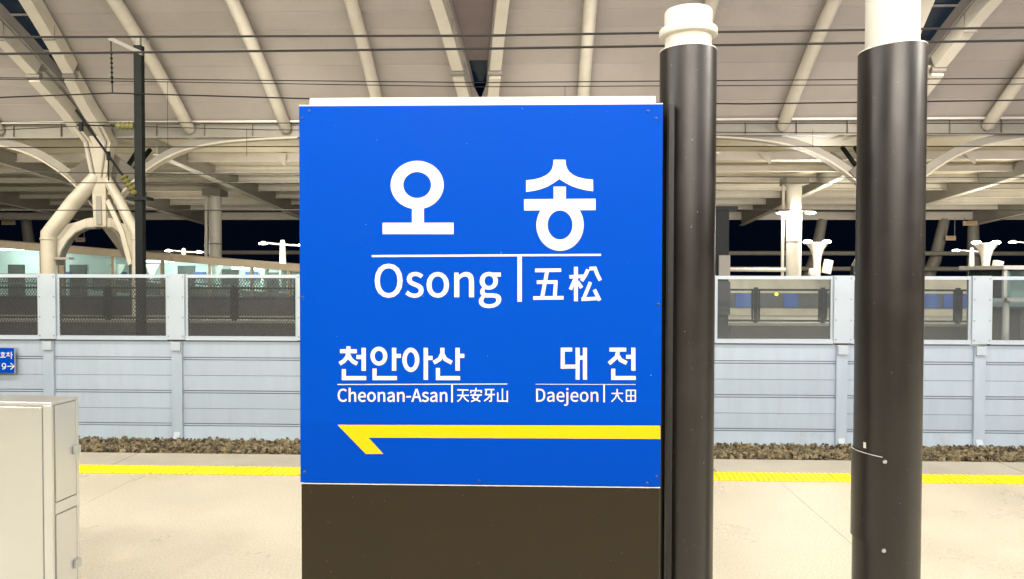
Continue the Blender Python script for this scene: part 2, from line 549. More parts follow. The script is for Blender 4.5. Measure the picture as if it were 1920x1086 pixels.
# expanded metal sheet: two families of thin strands clipped to the window
mesh_mb = MB()
x0, x1, z0, z1 = -hw + 0.036, hw - 0.036, 0.60, 1.525
step, slope = 0.046, 1.45
H_ = z1 - z0
for sgn in (-1, 1):
    c = x0 - H_ / slope
    while c < x1 + H_ / slope:
        pts = []
        for zz in (0, H_):
            pts.append((c + sgn * (zz - (0 if sgn > 0 else 0)) / slope + (H_ / slope if sgn < 0 else 0), zz))
        (xa, za), (xb, zb) = pts
        def at_x(x): return za + (zb - za) * (x - xa) / (xb - xa)
        lo, hi = max(min(xa, xb), x0), min(max(xa, xb), x1)
        if hi - lo > 0.004:
            p, q = (lo, at_x(lo)), (hi, at_x(hi))
            mesh_mb.sweep([(p[0], 0.0, z0 + p[1]), (q[0], 0.0, z0 + q[1])], 0.006, 0.0075, (0, 1, 0))
        c += step
strand = mesh_mb.mesh('expanded_mesh', M['mesh_steel'])

for i, x in enumerate(BX):
    for nm, me in (('post', post_low), ('post_bracket', bracket), ('post_foot', foot), ('post_cover', cover), ('cover_bolts', bolts)):
        o = place(nm, me, barrier, (x, BY, 0), w=True)
        if nm == 'cover_bolts': tag(o, kind='stuff')
    if i + 1 < len(BX):
        c = x + 1.043
        for me in plank_meshes:
            place('plank', me, barrier, (c, BY + random.uniform(-0.003, 0.003), 0), w=True)
        place('backing_sheet', back, barrier, (c, BY, 0), w=True)
        for z in (0.237, -0.293, -0.819):
            place('joint_strip', lip, barrier, (c, BY, z), w=True)
        place('window_rail', rail_top, barrier, (c, BY, 0), w=True)
        place('window_rail', rail_bot, barrier, (c, BY, 0), w=True)
        for s in (-1, 1):
            place('window_stile', stile, barrier, (c + s * (hw - 0.018), BY, 0), w=True)
        place('sill_gap', gap, barrier, (c, BY, 0), w=True)
        place('pane', pane_c, barrier, (c, BY, 0), w=True)
        if c < -2.5:
            place('expanded_mesh', strand, barrier, (c, BY - 0.013, 0), w=True)

# ================================================================== MAIN ROOF
def zr(y):                      # centre line of the roof ribs
    return 12.49 - 0.02135 * (y - 9.5) ** 2


def slot_w(y):                  # width of the skylight slots at the main frames
    return min(3.2, 0.42 + 0.30 * max(0.0, 25.0 - y))


DZ = 0.42                       # lining above the rib centre line


def zl_(y):                     # underside of the lining, closing on to the edge beam
    return zr(y) + DZ - 0.13 * max(0.0, min(1.0, (y - 24.2) / 1.8))

RX = [-1.95 + 3.44 * k for k in range(-8, 9)]
MAIN = [k % 4 == 0 for k in range(-8, 9)]
roof = empty('station_roof', (0, 26.1, 6.4), 'great vaulted station roof with beige lining panels and cream tubular ribs', 'roof')
edge_y = 26.0
ys = [edge_y - 0.62 * i for i in range(17)]
for b in range(len(RX) - 1):
    def xe(y, side):
        k = b + side
        x = RX[k]
        if MAIN[k] and y < 25.2:
            x += (slot_w(y) / 2) * (1 if side == 0 else -1)
        return x
    for i in range(len(ys) - 1):
        ya, yb = ys[i] - 0.010, ys[i + 1] + 0.010
        v = []
        for dz in (0, 0.05):
            for (yy, sd) in ((ya, 0), (ya, 1), (yb, 1), (yb, 0)):
                v.append((xe(yy, sd), yy, zl_(yy) + dz))
        MB().hexa(v).build('lining_panel', M['lining'], roof, w=True)
    # the rest of the vault overhead and behind the camera
    d = MB()
    yy = np.linspace(ys[-1], -7.0, 24)
    for ya, yb in zip(yy[:-1], yy[1:]):
        v = []
        for dz in (0, 0.05):
            for (y_, sd) in ((ya, 0), (ya, 1), (yb, 1), (yb, 0)):
                v.append((xe(y_, sd), y_, zr(y_) + DZ + dz))
        d.hexa(v)
    d.build('roof_deck', M['lining'], roof, w=True)
yy = np.linspace(26.0, -7.0, 40)
for k, x in enumerate(RX):
    if not MAIN[k]:
        pts = [(x, y, zr(y)) for y in yy]
        e = Vector(pts[0]) + (Vector(pts[0]) - Vector(pts[1])).normalized() * 0.12
        MB().tube([e] + pts, [0.13] + [0.20] * len(pts), 12).build('rib', M['steel_cream'], roof, smooth=True, w=True)
        for y in (25.4, 23.2, 21.0, 18.8):
            MB().box(x - 0.05, x + 0.05, y - 0.05, y + 0.05, zr(y) + 0.1, zl_(y) + 0.01).build('rib_hanger', M['steel_cream'], roof, w=True)
    else:
        for s in (-1, 1):
            def px(y): return x + s * (slot_w(y) / 2 + 0.20)
            up = [y for y in np.linspace(23.75, -7, 36)]
            lo = [y for y in np.linspace(26.0, 23.85, 6)]
            MB().sweep([(px(y), y, zr(y) + 0.05) for y in up], 0.36, 0.46, (1, 0, 0)).build('main_rib', M['steel_cream'], roof, w=True)
            MB().sweep([(px(y), y, zr(y) - 0.12) for y in lo], 0.36, 0.46, (1, 0, 0)).build('main_rib', M['steel_cream'], roof, w=True)
            y = 23.8
            MB().tube([(px(y) - 0.21, y - 0.03, zr(y) - 0.16), (px(y) + 0.21, y - 0.03, zr(y) - 0.16)], 0.10, 14).build('pin_joint', M['steel_grey'], roof, smooth=True, w=True)
            for y in (22.4, 20.6):
                MB().box(px(y) - 0.19, px(y) + 0.19, y - 0.012, y + 0.012, zr(y) - 0.26, zr(y) + 0.3).build('splice_plate', M['steel_grey'], roof, w=True)
            # upstand wall of the skylight slot
            w_ = MB()
            sy = np.linspace(25.15, -6.5, 36)
            for ya, yb in zip(sy[:-1], sy[1:]):
                xa, xb = x + s * slot_w(ya) / 2, x + s * slot_w(yb) / 2
                w_.hexa([(xa, ya, zr(ya) + DZ - 0.05), (xa + s * 0.05, ya, zr(ya) + DZ - 0.05), (xb + s * 0.05, yb, zr(yb) + DZ - 0.05), (xb, yb, zr(yb) + DZ - 0.05),
                         (xa, ya, zr(ya) + DZ + 0.42), (xa + s * 0.05, ya, zr(ya) + DZ + 0.42), (xb + s * 0.05, yb, zr(yb) + DZ + 0.42), (xb, yb, zr(yb) + DZ + 0.42)])
            w_.build('skylight_upstand', M['lining'], roof, w=True)
        g_ = MB()
        for ya, yb in zip(sy[:-1], sy[1:]):
            a, c2 = slot_w(ya) / 2, slot_w(yb) / 2
            g_.hexa([(x - a, ya, zr(ya) + DZ + 0.38), (x + a, ya, zr(ya) + DZ + 0.38), (x + c2, yb, zr(yb) + DZ + 0.38), (x - c2, yb, zr(yb) + DZ + 0.38),
                     (x - a, ya, zr(ya) + DZ + 0.40), (x + a, ya, zr(ya) + DZ + 0.40), (x + c2, yb, zr(yb) + DZ + 0.40), (x - c2, yb, zr(yb) + DZ + 0.40)])
        if k == 8:
            q_ = MB()
            for ya, yb in zip(sy[:-1], sy[1:]):
                if ya < 24.6:
                    a, c2 = slot_w(ya) / 2 - 0.01, slot_w(yb) / 2 - 0.01
                    q_.hexa([(x + sg * ww, yy_, zr(yy_) + DZ + 0.24 + dz) for dz in (0, 0.02) for (sg, ww, yy_) in ((-1, a, ya), (1, a, ya), (1, c2, yb), (-1, c2, yb))])
            q_.build('skylight_soffit', M['soffit'], roof, w=True)
        g_.build('skylight_glass', M['sky_glass'], roof, w=True)
        for y in np.arange(23.9, 12, -1.25):
            MB().box(x - slot_w(y) / 2, x + slot_w(y) / 2, y - 0.025, y + 0.025, zr(y) + DZ + 0.30, zr(y) + DZ + 0.36).build('skylight_bar', M['steel_grey'], roof, w=True)
# edge beam with stiffeners
be = MB().box(-30, 30, 25.95, 26.35, 6.86, 6.93).box(-30, 30, 26.10, 26.16, 6.42, 6.86).box(-30, 30, 25.98, 26.30, 6.37, 6.42)
be.build('edge_beam', M['steel_grey'], roof, w=True)
MB().box(-30, 30, 26.0, 26.05, 6.93, 7.02).build('eave_strip', M['lining'], roof, w=True)
MB().box(-30, 30, 25.90, 25.95, 6.875, 6.945).build('beam_flange_strip', M['steel_cream'], roof, w=True)
for k in range(-16, 18):
    x = -1.95 + 1.72 * k + 0.5
    MB().box(x - 0.012, x + 0.012, 26.0, 26.1, 6.42, 6.86).build('beam_stiffener', M['steel_grey'], roof, w=True)
MB().box(-30, 30, -7.3, -6.9, 6.37, 6.93).build('edge_beam', M['steel_grey'], roof, w=True)

# ------------------------------------------------------------------ tree columns with arched braces
ARCH = [(0.25, 3.85), (0.85, 4.62), (1.55, 5.22), (2.6, 5.86), (3.9, 6.18), (5.4, 6.31), (7.0, 6.36)]


def tree_column(cx, label, spread=1.55):
    g = empty('tree_column', (cx, 26.0, 0), label, 'column', 'branching columns under the roof edge')
    S_ = M['steel_column']
    # node post, widening to the roof edge
    MB().hexa([(-0.22, -0.19, 3.22), (0.22, -0.19, 3.22), (0.22, 0.19, 3.22), (-0.22, 0.19, 3.22),
               (-0.30, -0.30, 6.4), (0.30, -0.30, 6.4), (0.30, 0.30, 6.4), (-0.30, 0.30, 6.4)]).build('node_post', S_, g, bevel=0.03)
    for s in (-1, 1):
        fx, fy = s * spread, -0.6
        MB().tube([(fx, fy, -0.01), (fx, fy, 2.80), (fx, fy, 2.95), (fx * 0.94, fy * 0.95, 3.08), (fx * 0.52, fy * 0.55, 4.1), (s * 0.16, -0.05, 5.0)],
                  [q * (1.06 if s < 0 else 0.66) for q in (0.245, 0.245, 0.25, 0.25, 0.25, 0.24)], 20).build('leg', S_, g, smooth=True)
        if s > 0:
            MB().sweep([(0.30, -0.18, 4.15), (fx * 0.62, fy * 0.6 - 0.1, 3.05), (fx * 0.86, fy * 0.9 - 0.05, 1.9)], 0.10, 0.16, (0, 1, 0)).build('raking_bar', S_, g)
        # cast web between leg and post, with a triangular opening and an arched lower edge
        f = Vector((fx, fy, 0)) * 0.93
        def P(u, z): return Vector((s * 0.12 + (f.x - s * 0.12) * u, -0.02 + (f.y + 0.02) * u, z))
        off = Vector((0, 0.09, 0))
        lower = [(0.0, 3.22), (0.25, 3.20), (0.45, 3.05), (0.62, 2.78), (0.76, 2.40), (0.86, 1.95), (0.95, 1.95), (0.95, 2.9)]
        m_ = MB()
        A = [(0.0, 3.22), (0.25, 3.20), (0.25, 3.52), (0.0, 3.58)]
        B = [(0.25, 3.20), (0.45, 3.05), (0.62, 2.78), (0.76, 2.40), (0.86, 1.90), (1.0, 1.90), (1.0, 2.95), (0.80, 3.50), (0.68, 3.30), (0.45, 3.40), (0.25, 3.52)]
        Cc = [(0.80, 3.50), (0.30, 4.75), (0.05, 4.75), (0.05, 4.35), (0.22, 4.35), (0.68, 3.30)]
        D = [(0.0, 3.58), (0.10, 3.555), (0.10, 4.35), (0.0, 4.35)]
        for poly in (A, B, Cc, D):
            m_.prism([P(u, z) + Vector((0, -0.05, 0)) for u, z in poly], off)
        m_.build('web_plate', S_, g, bevel=0.015)
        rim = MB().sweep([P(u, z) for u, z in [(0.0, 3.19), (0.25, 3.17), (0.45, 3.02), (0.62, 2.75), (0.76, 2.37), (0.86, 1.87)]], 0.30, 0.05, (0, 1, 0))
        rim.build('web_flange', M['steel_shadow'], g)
        # arched brace along the roof edge
        pts = [Vector((s * dx, 0.12, z)) for dx, z in ARCH]
        fine = []
        for a, b in zip(pts[:-1], pts[1:]):
            fine += [a.lerp(b, q / 3) for q in range(3)]
        fine.append(pts[-1])
        for _ in range(3):
            fine = [fine[0]] + [(fine[i - 1] + fine[i] * 2 + fine[i + 1]) / 4 for i in range(1, len(fine) - 1)] + [fine[-1]]
        MB().sweep(fine, 0.34, 0.06, (0, 1, 0)).build('arch_flange', S_, g)
        webp = [p + Vector((0, 0, 0.19 - 0.11 * i / len(fine))) for i, p in enumerate(fine)]
        MB().sweep(webp, 0.05, 0.30, (0, 1, 0)).build('arch_web', M['steel_grey'], g)
        # rear struts up to the lower canopy
        MB().sweep([(s * 0.1, 0.3, 4.4), (s * 0.55, 1.4, 6.2)], 0.10, 0.14, (1, 0, 0)).build('rear_strut', M['dark_steel'], g)
        # limbs to the main ribs
        MB().sweep([(s * 0.12, -0.02, 4.9), (s * 0.34, -0.10, 6.2), (s * 0.42 - 0.25, -0.35, zr(25.65) - 0.12)], 0.30, 0.42, (1, 0, 0)).build('limb', S_, g)
        MB().sweep([(s * 0.12, -0.255, 4.95), (s * 0.34, -0.335, 6.2), (s * 0.42 - 0.25, -0.585, zr(25.65) - 0.12)], 0.05, 0.06, (1, 0, 0)).build('limb_fin', M['steel_grey'], g)
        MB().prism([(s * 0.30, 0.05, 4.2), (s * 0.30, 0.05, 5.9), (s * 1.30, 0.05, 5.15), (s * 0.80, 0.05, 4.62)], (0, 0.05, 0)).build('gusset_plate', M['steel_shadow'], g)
        rc = 0.26 if s < 0 else 0.165
        for zz in (1.2, 2.75):
            MB().lathe([(rc, zz), (rc + 0.025, zz + 0.005), (rc + 0.025, zz + 0.05), (rc, zz + 0.055)], 20, (fx, fy, 0)).build('leg_collar', S_, g, smooth=True)
        MB().sweep([(s * 0.25, 0.3, 4.5), (s * 1.3, 1.6, 6.0)], 0.12, 0.16, (1, 0, 0)).build('rear_strut', M['steel_grey'], g)
        MB().sweep([(s * 0.2, 0.3, 4.3), (s * 1.0, 1.4, 6.2)], 0.10, 0.14, (1, 0, 0)).build('rear_strut', M['dark_steel'], g)
    MB().box(-0.10, 0.10, -0.24, -0.19, 3.3, 4.3).build('node_cover', M['steel_grey'], g, bevel=0.01)
    MB().box(-1.28, -0.75, -0.75, -0.45, 2.06, 2.14).build('light_shelf', M['steel_grey'], g)
    MB().tube([(0.0, 2.4, -0.01), (0.0, 2.3, 1.9), (0.0, 0.2, 3.5)], [0.2, 0.24, 0.26], 14).build('rear_leg', M['steel_grey'], g, smooth=True)
    return g


tree_column(-15.42, 'cream branching steel column beside the dark mast on the left')
tree_column(11.95, 'cream branching steel column mostly hidden behind the tall brown pole', 0.5)

# ------------------------------------------------------------------ lower canopy beyond
def zc(y):
    return 6.42 - 0.045 * (y - 26)


canopy = empty('lower_canopy', (0, 46, 0), 'low flat canopy beyond the vault with purlins and haunched rafters', 'canopy')
cy = np.linspace(26.4, 46.0, 9)
for ya, yb in zip(cy[:-1], cy[1:]):
    for xa in np.arange(-34.3, 34.3, 6.86):
        xb = xa + 6.86
        v = []
        for dz in (0, 0.06):
            v += [(xa + .01, ya + .01, zc(ya) + dz), (xb - .01, ya + .01, zc(ya) + dz), (xb - .01, yb - .01, zc(yb) + dz), (xa + .01, yb - .01, zc(yb) + dz)]
        MB().hexa(v).build('deck_panel', M['canopy'], canopy, w=True)
for y in cy[1:-1]:
    MB().box(-34, 34, y - 0.02, y + 0.02, zc(y) - 0.30, zc(y)).box(-34, 34, y - 0.10, y + 0.10, zc(y) - 0.34, zc(y) - 0.30).build('purlin', M['steel_cream'], canopy, w=True)
for x in (-27.4, -20.55, -13.7, -6.85, 0.0, 6.2, 12.4, 19.4, 26.2):
    b_ = MB()
    for (ya, yb) in ((26.5, 31), (31, 36), (36, 41), (41, 46)):
        da, db = 0.52 + 0.02 * (ya - 26), 0.52 + 0.02 * (yb - 26)
        b_.hexa([(x - 0.03, ya, zc(ya) - da), (x + 0.03, ya, zc(ya) - da), (x + 0.03, yb, zc(yb) - db), (x - 0.03, yb, zc(yb) - db),
                 (x - 0.03, ya, zc(ya) - .01), (x + 0.03, ya, zc(ya) - .01), (x + 0.03, yb, zc(yb) - .01), (x - 0.03, yb, zc(yb) - .01)])
    b_.build('rafter', M['steel_grey'], canopy, w=True)
    MB().hexa([(x - 0.14, 26.5, zc(26.5) - 0.56), (x + 0.14, 26.5, zc(26.5) - 0.56), (x + 0.14, 46, zc(46) - 0.96), (x - 0.14, 46, zc(46) - 0.96),
               (x - 0.14, 26.5, zc(26.5) - 0.52), (x + 0.14, 26.5, zc(26.5) - 0.52), (x + 0.14, 46, zc(46) - 0.92), (x - 0.14, 46, zc(46) - 0.92)]).build('rafter_flange', M['steel_cream'], canopy, w=True)
for x in (-10.3, -17.1, 8.3, 15.9):
    y = 28.7
    MB().prism([(x, y, 6.24), (x + 0.55, y, 6.24), (x + 0.5, y, 5.75)], (0, 0.04, 0)).build('bracket', M['steel_cream'], canopy, w=True)
MB().box(-40, 40, 46.0, 46.3, 4.93, 5.42).build('fascia_beam', M['steel_cream'], canopy, w=True)
MB().box(-40, 40, 46.1, 46.25, 5.42, 5.50).build('fascia_gap', M['black'], canopy, w=True)


def far_column(x, y, r, label, mname='steel_cream', top=None):
    g = empty('canopy_column', (x, y, 0), label, 'column')
    MB().lathe([(r * 1.25, -0.01), (r * 1.25, 0.12), (r, 0.16), (r, (top or zc(y) - 0.3))], 20).build('shaft', M[mname], g, smooth=True)
    MB().lathe([(r * 1.02, 3.0), (r * 1.04, 3.01), (r * 1.04, 3.05), (r * 1.02, 3.06)], 20).build('collar', M['steel_grey'], g, smooth=True)
    MB().tube([(-r - 0.16, 0, 0), (-r - 0.14, 0, zc(y) - 0.6)], 0.07, 10).build('downpipe', M['steel_cream'], g, smooth=True)
    MB().box(-r * 1.5, r * 1.5, -r * 1.5, r * 1.5, zc(y) - 0.62, zc(y) - 0.3).build('capital', M['steel_grey'], g)
    return g


far_column(-15.75, 36, 0.30, 'cream round canopy column rising behind the stair enclosure at left')
wc = far_column(11.15, 33, 0.32, 'brightly lit white canopy column with two lamps near its top')
for s in (-1, 1):
    h = MB().lathe([(0.04, 0.10), (0.20, 0.04), (0.26, 0.0), (0.20, -0.04), (0.04, -0.05)], 14, (s * 0.62, -0.25, 4.28)).build('lamp_head', M['white_pipe'], wc, smooth=True)
    MB().lathe([(0.18, -0.055), (0.10, -0.075)], 12, (s * 0.62, -0.25, 4.28)).build('lens', M['lamp'], h)
    MB().tube([(s * 0.2, -0.2, 4.36), (s * 0.62, -0.25, 4.34)], 0.035, 8).build('lamp_arm', M['white_pipe'], wc)
    add_light('lamp_light', wc, (s * 0.62, -0.45, 4.12), FAR_W * 0.9, (1, 0.96, 0.86), 0.15, kind='POINT')
k_ = MB().tube([(7.2, 32.6, 1.82), (10.7, 32.7, 1.80)], 0.09, 10).build('white_pipe_rail', M['white_pipe'], smooth=True)
tag(k_, 'white horizontal pipe beside the bright white canopy column', 'pipe')

# raking struts below the far canopy edge and the far parapet rails
for i, (xa, za, xb, zb, lb) in enumerate(((-32.3, 4.95, -31.2, -0.01, 'pale raking strut at the far left under the canopy edge'),
                                          (17.3, 4.95, 15.9, -0.01, 'slim raking strut behind the trumpet lamp post'),
                                          (24.6, 4.95, 23.0, -0.01, 'raking strut just right of the tall brown pole'),
                                          (26.3, 4.95, 26.4, -0.01, 'upright far post right of the tall brown pole'),
                                          (-14.3, 4.95, -14.0, -0.01, 'thin far post left of the sign, reaching the canopy edge'))):
    o = MB().tube([(xa, 46.15, za), (0.5 * (xa + xb) + 0.25 * (i < 3) * (1 if xa < 0 else -1) * -1, 46.15, (za + zb) / 2), (xb, 46.15, zb)], [0.30, 0.36, 0.40] if i < 4 else 0.2, 12).build('raking_strut', M['steel_grey'], smooth=True)
    tag(o, lb, 'strut', 'struts below the far canopy edge')
for z, r, lb in ((2.87, 0.13, 'upper far horizontal rail against the night sky'), (1.95, 0.13, 'lower far horizontal rail just above the barrier top')):
    o = MB().tube([(-45, 45.2, z), (45, 45.2, z)], r, 8).build('far_rail', M['steel_grey'], smooth=True)
    tag(o, lb, 'rail')

# ------------------------------------------------------------------ guard fence on a plinth along the opposite platform
gf = empty('guard_fence', (0, 17.5, -0.01), 'dark steel guard fence on a brown plinth behind the barrier windows', 'fence')
MB().box(-20, 20, 17.4, 17.65, -1.25, 0.42).build('plinth', M['dark_concrete'], gf, w=True)
MB().box(-20, 20, 17.37, 17.68, 0.42, 0.475).build('plinth_cap', M['coping'], gf, w=True)
for k in range(-13, 14):
    x = 0.46 + 1.535 * k
    MB().box(x - 0.032, x + 0.032, 17.47, 17.58, 0.475, 1.30).build('post', M['dark_steel'], gf, w=True)
    MB().box(x - 0.095, x - 0.06, 17.5, 17.55, 0.50, 1.22).build('frame_stile', M['dark_steel'], gf, w=True)
    MB().box(x + 0.06, x + 0.095, 17.5, 17.55, 0.50, 1.22).build('frame_stile', M['dark_steel'], gf, w=True)
for z in (1.22, 0.505):
    MB().box(-20, 20, 17.49, 17.56, z, z + 0.045).build('fence_rail', M['dark_steel'], gf, w=True)
MB().box(-20, -2.5, 17.50, 17.55, 0.98, 1.01).build('fence_rail', M['dark_steel'], gf, w=True)

# ------------------------------------------------------------------ glazed stair enclosure (left)
def ze(x):                       # underside of its sloping roof
    return 2.60 - (x + 20.63) * 0.0757


en = empty('stair_enclosure', (-15, 28, -0.01), 'lit glass stair enclosure with sloping bronze roof behind the left barrier', 'enclosure')
X0, X1, Y0, Y1 = -24.0, -8.6, 28.0, 31.5
for y in (Y0, Y1):
    MB().hexa([(X0, y - 0.1, ze(X0) - 0.05), (X1, y - 0.1, ze(X1) - 0.05), (X1, y + 0.1, ze(X1) - 0.05), (X0, y + 0.1, ze(X0) - 0.05),
               (X0, y - 0.1, ze(X0) + 0.22), (X1, y - 0.1, ze(X1) + 0.20), (X1, y + 0.1, ze(X1) + 0.20), (X0, y + 0.1, ze(X0) + 0.22)]).build('roof_beam', M['frame_brown'], en, w=True)
MB().hexa([(X0, Y0 + .1, ze(X0) + 0.05), (X1, Y0 + .1, ze(X1) + 0.05), (X1, Y1 - .1, ze(X1) + 0.05), (X0, Y1 - .1, ze(X0) + 0.05),
           (X0, Y0 + .1, ze(X0) + 0.12), (X1, Y0 + .1, ze(X1) + 0.12), (X1, Y1 - .1, ze(X1) + 0.12), (X0, Y1 - .1, ze(X0) + 0.12)]).build('roof_panel', M['lit_panel'], en, w=True)
MB().prism([(X0, Y1 - 0.16, 0), (X1, Y1 - 0.16, 0), (X1, Y1 - 0.16, ze(X1)), (X0, Y1 - 0.16, ze(X0))], (0, 0.05, 0)).build('rear_wall', M['lit_panel'], en, w=True)
MB().box(X0, X1, Y0 - 0.03, Y0 + 0.03, -0.01, 0.72).build('lower_cladding', M['clad'], en, w=True)
mull = [X0, -20.9, -18.95, -18.2, -16.2, -14.3, -12.45, -10.85, -9.4, X1]
for x in mull:
    wd = 0.10 if x in (-18.95, -18.2) else 0.05
    MB().box(x - wd, x + wd, Y0 - 0.06, Y0 + 0.06, 0.72, ze(x) - 0.05).build('mullion', M['frame_brown'], en, w=True)
for a, b in zip(mull[:-1], mull[1:]):
    MB().prism([(a + .05, Y0, 0.72), (b - .05, Y0, 0.72), (b - .05, Y0, ze(b) - .05), (a + .05, Y0, ze(a) - .05)], (0, 0.012, 0)).build('pane', M['teal_glass'], en, w=True)
MB().box(-18.9, -18.25, Y0 - 0.02, Y0 + 0.04, 0.72, ze(-18.5)).build('door_panel', M['clad'], en, w=True)
for x in (-21.5, -15.3, -11.7):
    l_ = MB().box(x - 0.6, x + 0.6, 29.6, 29.75, ze(x) - 0.16, ze(x) - 0.08).build('ceiling_lamp', M['lamp_soft'], en, w=True)
    add_light('ceiling_light', en, (x + 15, 1.65, ze(x) - 0.25), ENCLOSURE_W, (0.86, 1.0, 0.97), 0.2, kind='POINT')
for x in (-22.3, -19.6, -17.0, -14.9, -13.0, -11.3, -9.9):       # dark doors and frames on the rear wall, rails in front
    MB().box(x - 0.42, x + 0.30, Y1 - 0.22, Y1 - 0.165, 0.0, min(1.95, ze(x) - 0.25)).build('rear_opening', M['clad'], en, w=True)
for dz in (0.0, 0.35):
    MB().sweep([(-23.5, 29.2, 1.55 - dz), (-18.0, 29.2, 1.52 - dz), (-9.0, 29.2, 0.85 - dz)], 0.05, 0.06, (0, 1, 0)).build('stair_handrail', M['steel_grey'], en, w=True)
MB().sweep([(-18.0, 29.6, 1.15), (-9.0, 29.6, 0.45)], 0.05, 0.5, (0, 1, 0)).build('stair_balustrade', M['frame_brown'], en, w=True)
for x in (-20.0, -17.6, -14.2, -12.0):
    MB().box(x - 0.25, x + 0.25, 30.9, 31.0, 1.35, 1.65).build('notice_panel', M['blue_board'], en, w=True)
# inner handrail / newel posts seen through the glass
for x in (-17.3, -15.9, -13.2, -11.2):
    MB().lathe([(0.11, 0), (0.11, 1.55), (0.30, 1.9), (0.30, 1.95)], 14, (x, 30.2, 0)).build('inner_post', M['white_pipe'], en, smooth=True, w=True)

# ------------------------------------------------------------------ beige wall with dark strip and blue boards (right)
bw = empty('boundary_wall', (14, 30, -0.01), 'low beige wall with a dark strip and blue boards seen through the right barrier', 'wall')
MB().box(2.0, 26, 30, 30.2, -0.4, 1.52).build('wall_face', M['beige_wall'], bw, w=True)
MB().box(2.0, 26, 29.955, 30.0, 0.28, 0.86).build('dark_strip', M['dark_strip'], bw, w=True)
for xa, xb in ((7.85, 8.45), (9.75, 10.3), (15.0, 15.8), (15.95, 16.85), (18.4, 19.6), (4.6, 5.3)):
    MB().box(xa, xb, 29.92, 29.953, 0.30, 0.84).build('blue_board', M['blue_board'], bw, w=True)
MB().lathe([(0.02, 0.07), (0.07, 0.03), (0.08, -0.03), (0.02, -0.07)], 10, (9.45, 29.9, 0.82)).build('amber_lamp', M['amber'], bw, w=True)

# ------------------------------------------------------------------ far lamp posts
def lamp_post(x, y, h, kind, label, box=False, rz=0.0, power=None, group='lit lamp posts on the far platform'):
    g = empty('lamp_post', (x, y, -0.01), label, 'lamp', group, rz)
    if kind == 'trumpet':
        MB().lathe([(0.17, 0), (0.16, h - 0.95), (0.20, h - 0.6), (0.30, h - 0.3), (0.47, h - 0.06), (0.50, h - 0.03), (0.44, h)], 20).build('flared_post', M['white_pipe'], g, smooth=True)
        for s in (-1, 1):
            hd = MB().lathe([(0.03, 0.10), (0.17, 0.06), (0.20, 0.0), (0.14, -0.05)], 14, (s * 0.42, 0, h + 0.02)).build('lamp_head', M['lamp'], g, smooth=True)
            MB().lathe([(0.19, 0.0), (0.21, 0.02), (0.21, 0.04), (0.18, 0.05)], 14, (s * 0.42, 0, h + 0.02)).build('head_rim', M['white_pipe'], hd)
        add_light('lamp_light', g, (0, -1.1, h + 0.35), power or FAR_W, (1, 0.92, 0.78), 0.25, kind='POINT')
    else:
        MB().lathe([(0.13, 0), (0.15, h - 1.2), (0.10, h + 0.1), (0.07, h + 0.18)], 14).build('post', M['white_pipe'], g, smooth=True)
        MB().tube([(-0.85, 0, h + 0.08), (0, 0, h), (0.85, 0, h - 0.05)], 0.035, 8).build('cross_arm', M['white_pipe'], g, smooth=True)
        for s in (-1, 1):
            hd = MB().lathe([(0.03, 0.06), (0.16, 0.03), (0.19, 0.0), (0.10, -0.03)], 12, (s * 0.8, 0, h + 0.06 - 0.03 * (s + 1) - 0.03)).build('lamp_head', M['lamp'], g, smooth=True)
            MB().lathe([(0.12, 0.03), (0.10, 0.09), (0.03, 0.11)], 12, (s * 0.8, 0, h + 0.03 - 0.03 * (s + 1))).build('head_cap', M['white_pipe'], hd)
        add_light('lamp_light', g, (0, -0.9, h + 0.2), FAR_W * 0.5, (1, 0.93, 0.80), 0.3, kind='POINT')
    if box:
        MB().hexa([(0.20, -0.3, h - 1.35), (0.50, -0.3, h - 1.42), (0.50, 0, h - 1.42), (0.20, 0, h - 1.35),
                   (0.32, -0.3, h - 0.75), (0.62, -0.3, h - 0.82), (0.62, 0, h - 0.82), (0.32, 0, h - 0.75)]).build('loudspeaker', M['white_pipe'], g)
        MB().lathe([(0.14, 0), (0.17, 0.08), (0.14, 0.3), (0.06, 0.34)], 12, (-0.26, -0.1, h - 1.5)).build('camera_dome', M['white_pipe'], g, smooth=True)
    return g


lamp_post(12.53, 34, 3.05, 'trumpet', 'trumpet shaped white lamp post right of the bright white column', True)
lamp_post(19.95, 34, 3.02, 'trumpet', 'glowing twin head white lamp post at the far right with a loudspeaker', True)
lamp_post(-18.27, 38, 2.72, 'cross', 'slim white lamp post with a thin cross arm right of the dark mast')
lamp_post(-10.35, 30, 2.78, 'cross', 'bright cross arm lamp post close to the left edge of the blue sign')
lamp_post(22.74, 40, 2.85, 'cross', 'slender cross arm lamp post left of the glowing twin head lamp')
lamp_post(24.4, 38, 3.2, 'cross', 'cross arm lamp post cut by the right edge of the picture')

# small hanging boards under the far canopy edge
for x, y, z, w_, lb in ((-32.9, 45.4, 4.77, 0.42, 'pale orange hanging board at the far left edge'), (-28.35, 45.4, 3.72, 0.30, 'small orange board seen through the arch of the left column'),
                        (25.7, 45.4, 4.73, 0.42, 'upper pale board hanging right of the tall brown pole'), (24.56, 45.4, 3.85, 0.30, 'lower small board hanging right of the tall brown pole')):
    g = empty('hanging_board', (x, y, z - 0.2), lb, 'board', 'small hanging boards under the canopy')
    MB().box(-w_, w_, -0.05, 0.05, 0, 0.27).build('board_face', M['board'], g, bevel=0.01)
    MB().box(-w_ * 0.6, w_ * 0.6, -0.056, -0.051, 0.13, 0.20).build('printed_band', M['board_mark'], g)
    for s in (-1, 1):
        MB().tube([(s * w_ * 0.8, 0, 0.26), (s * w_ * 0.8, 0, 5.0 - z + 0.2)], 0.02, 6).build('hanger_rod', M['steel_grey'], g)

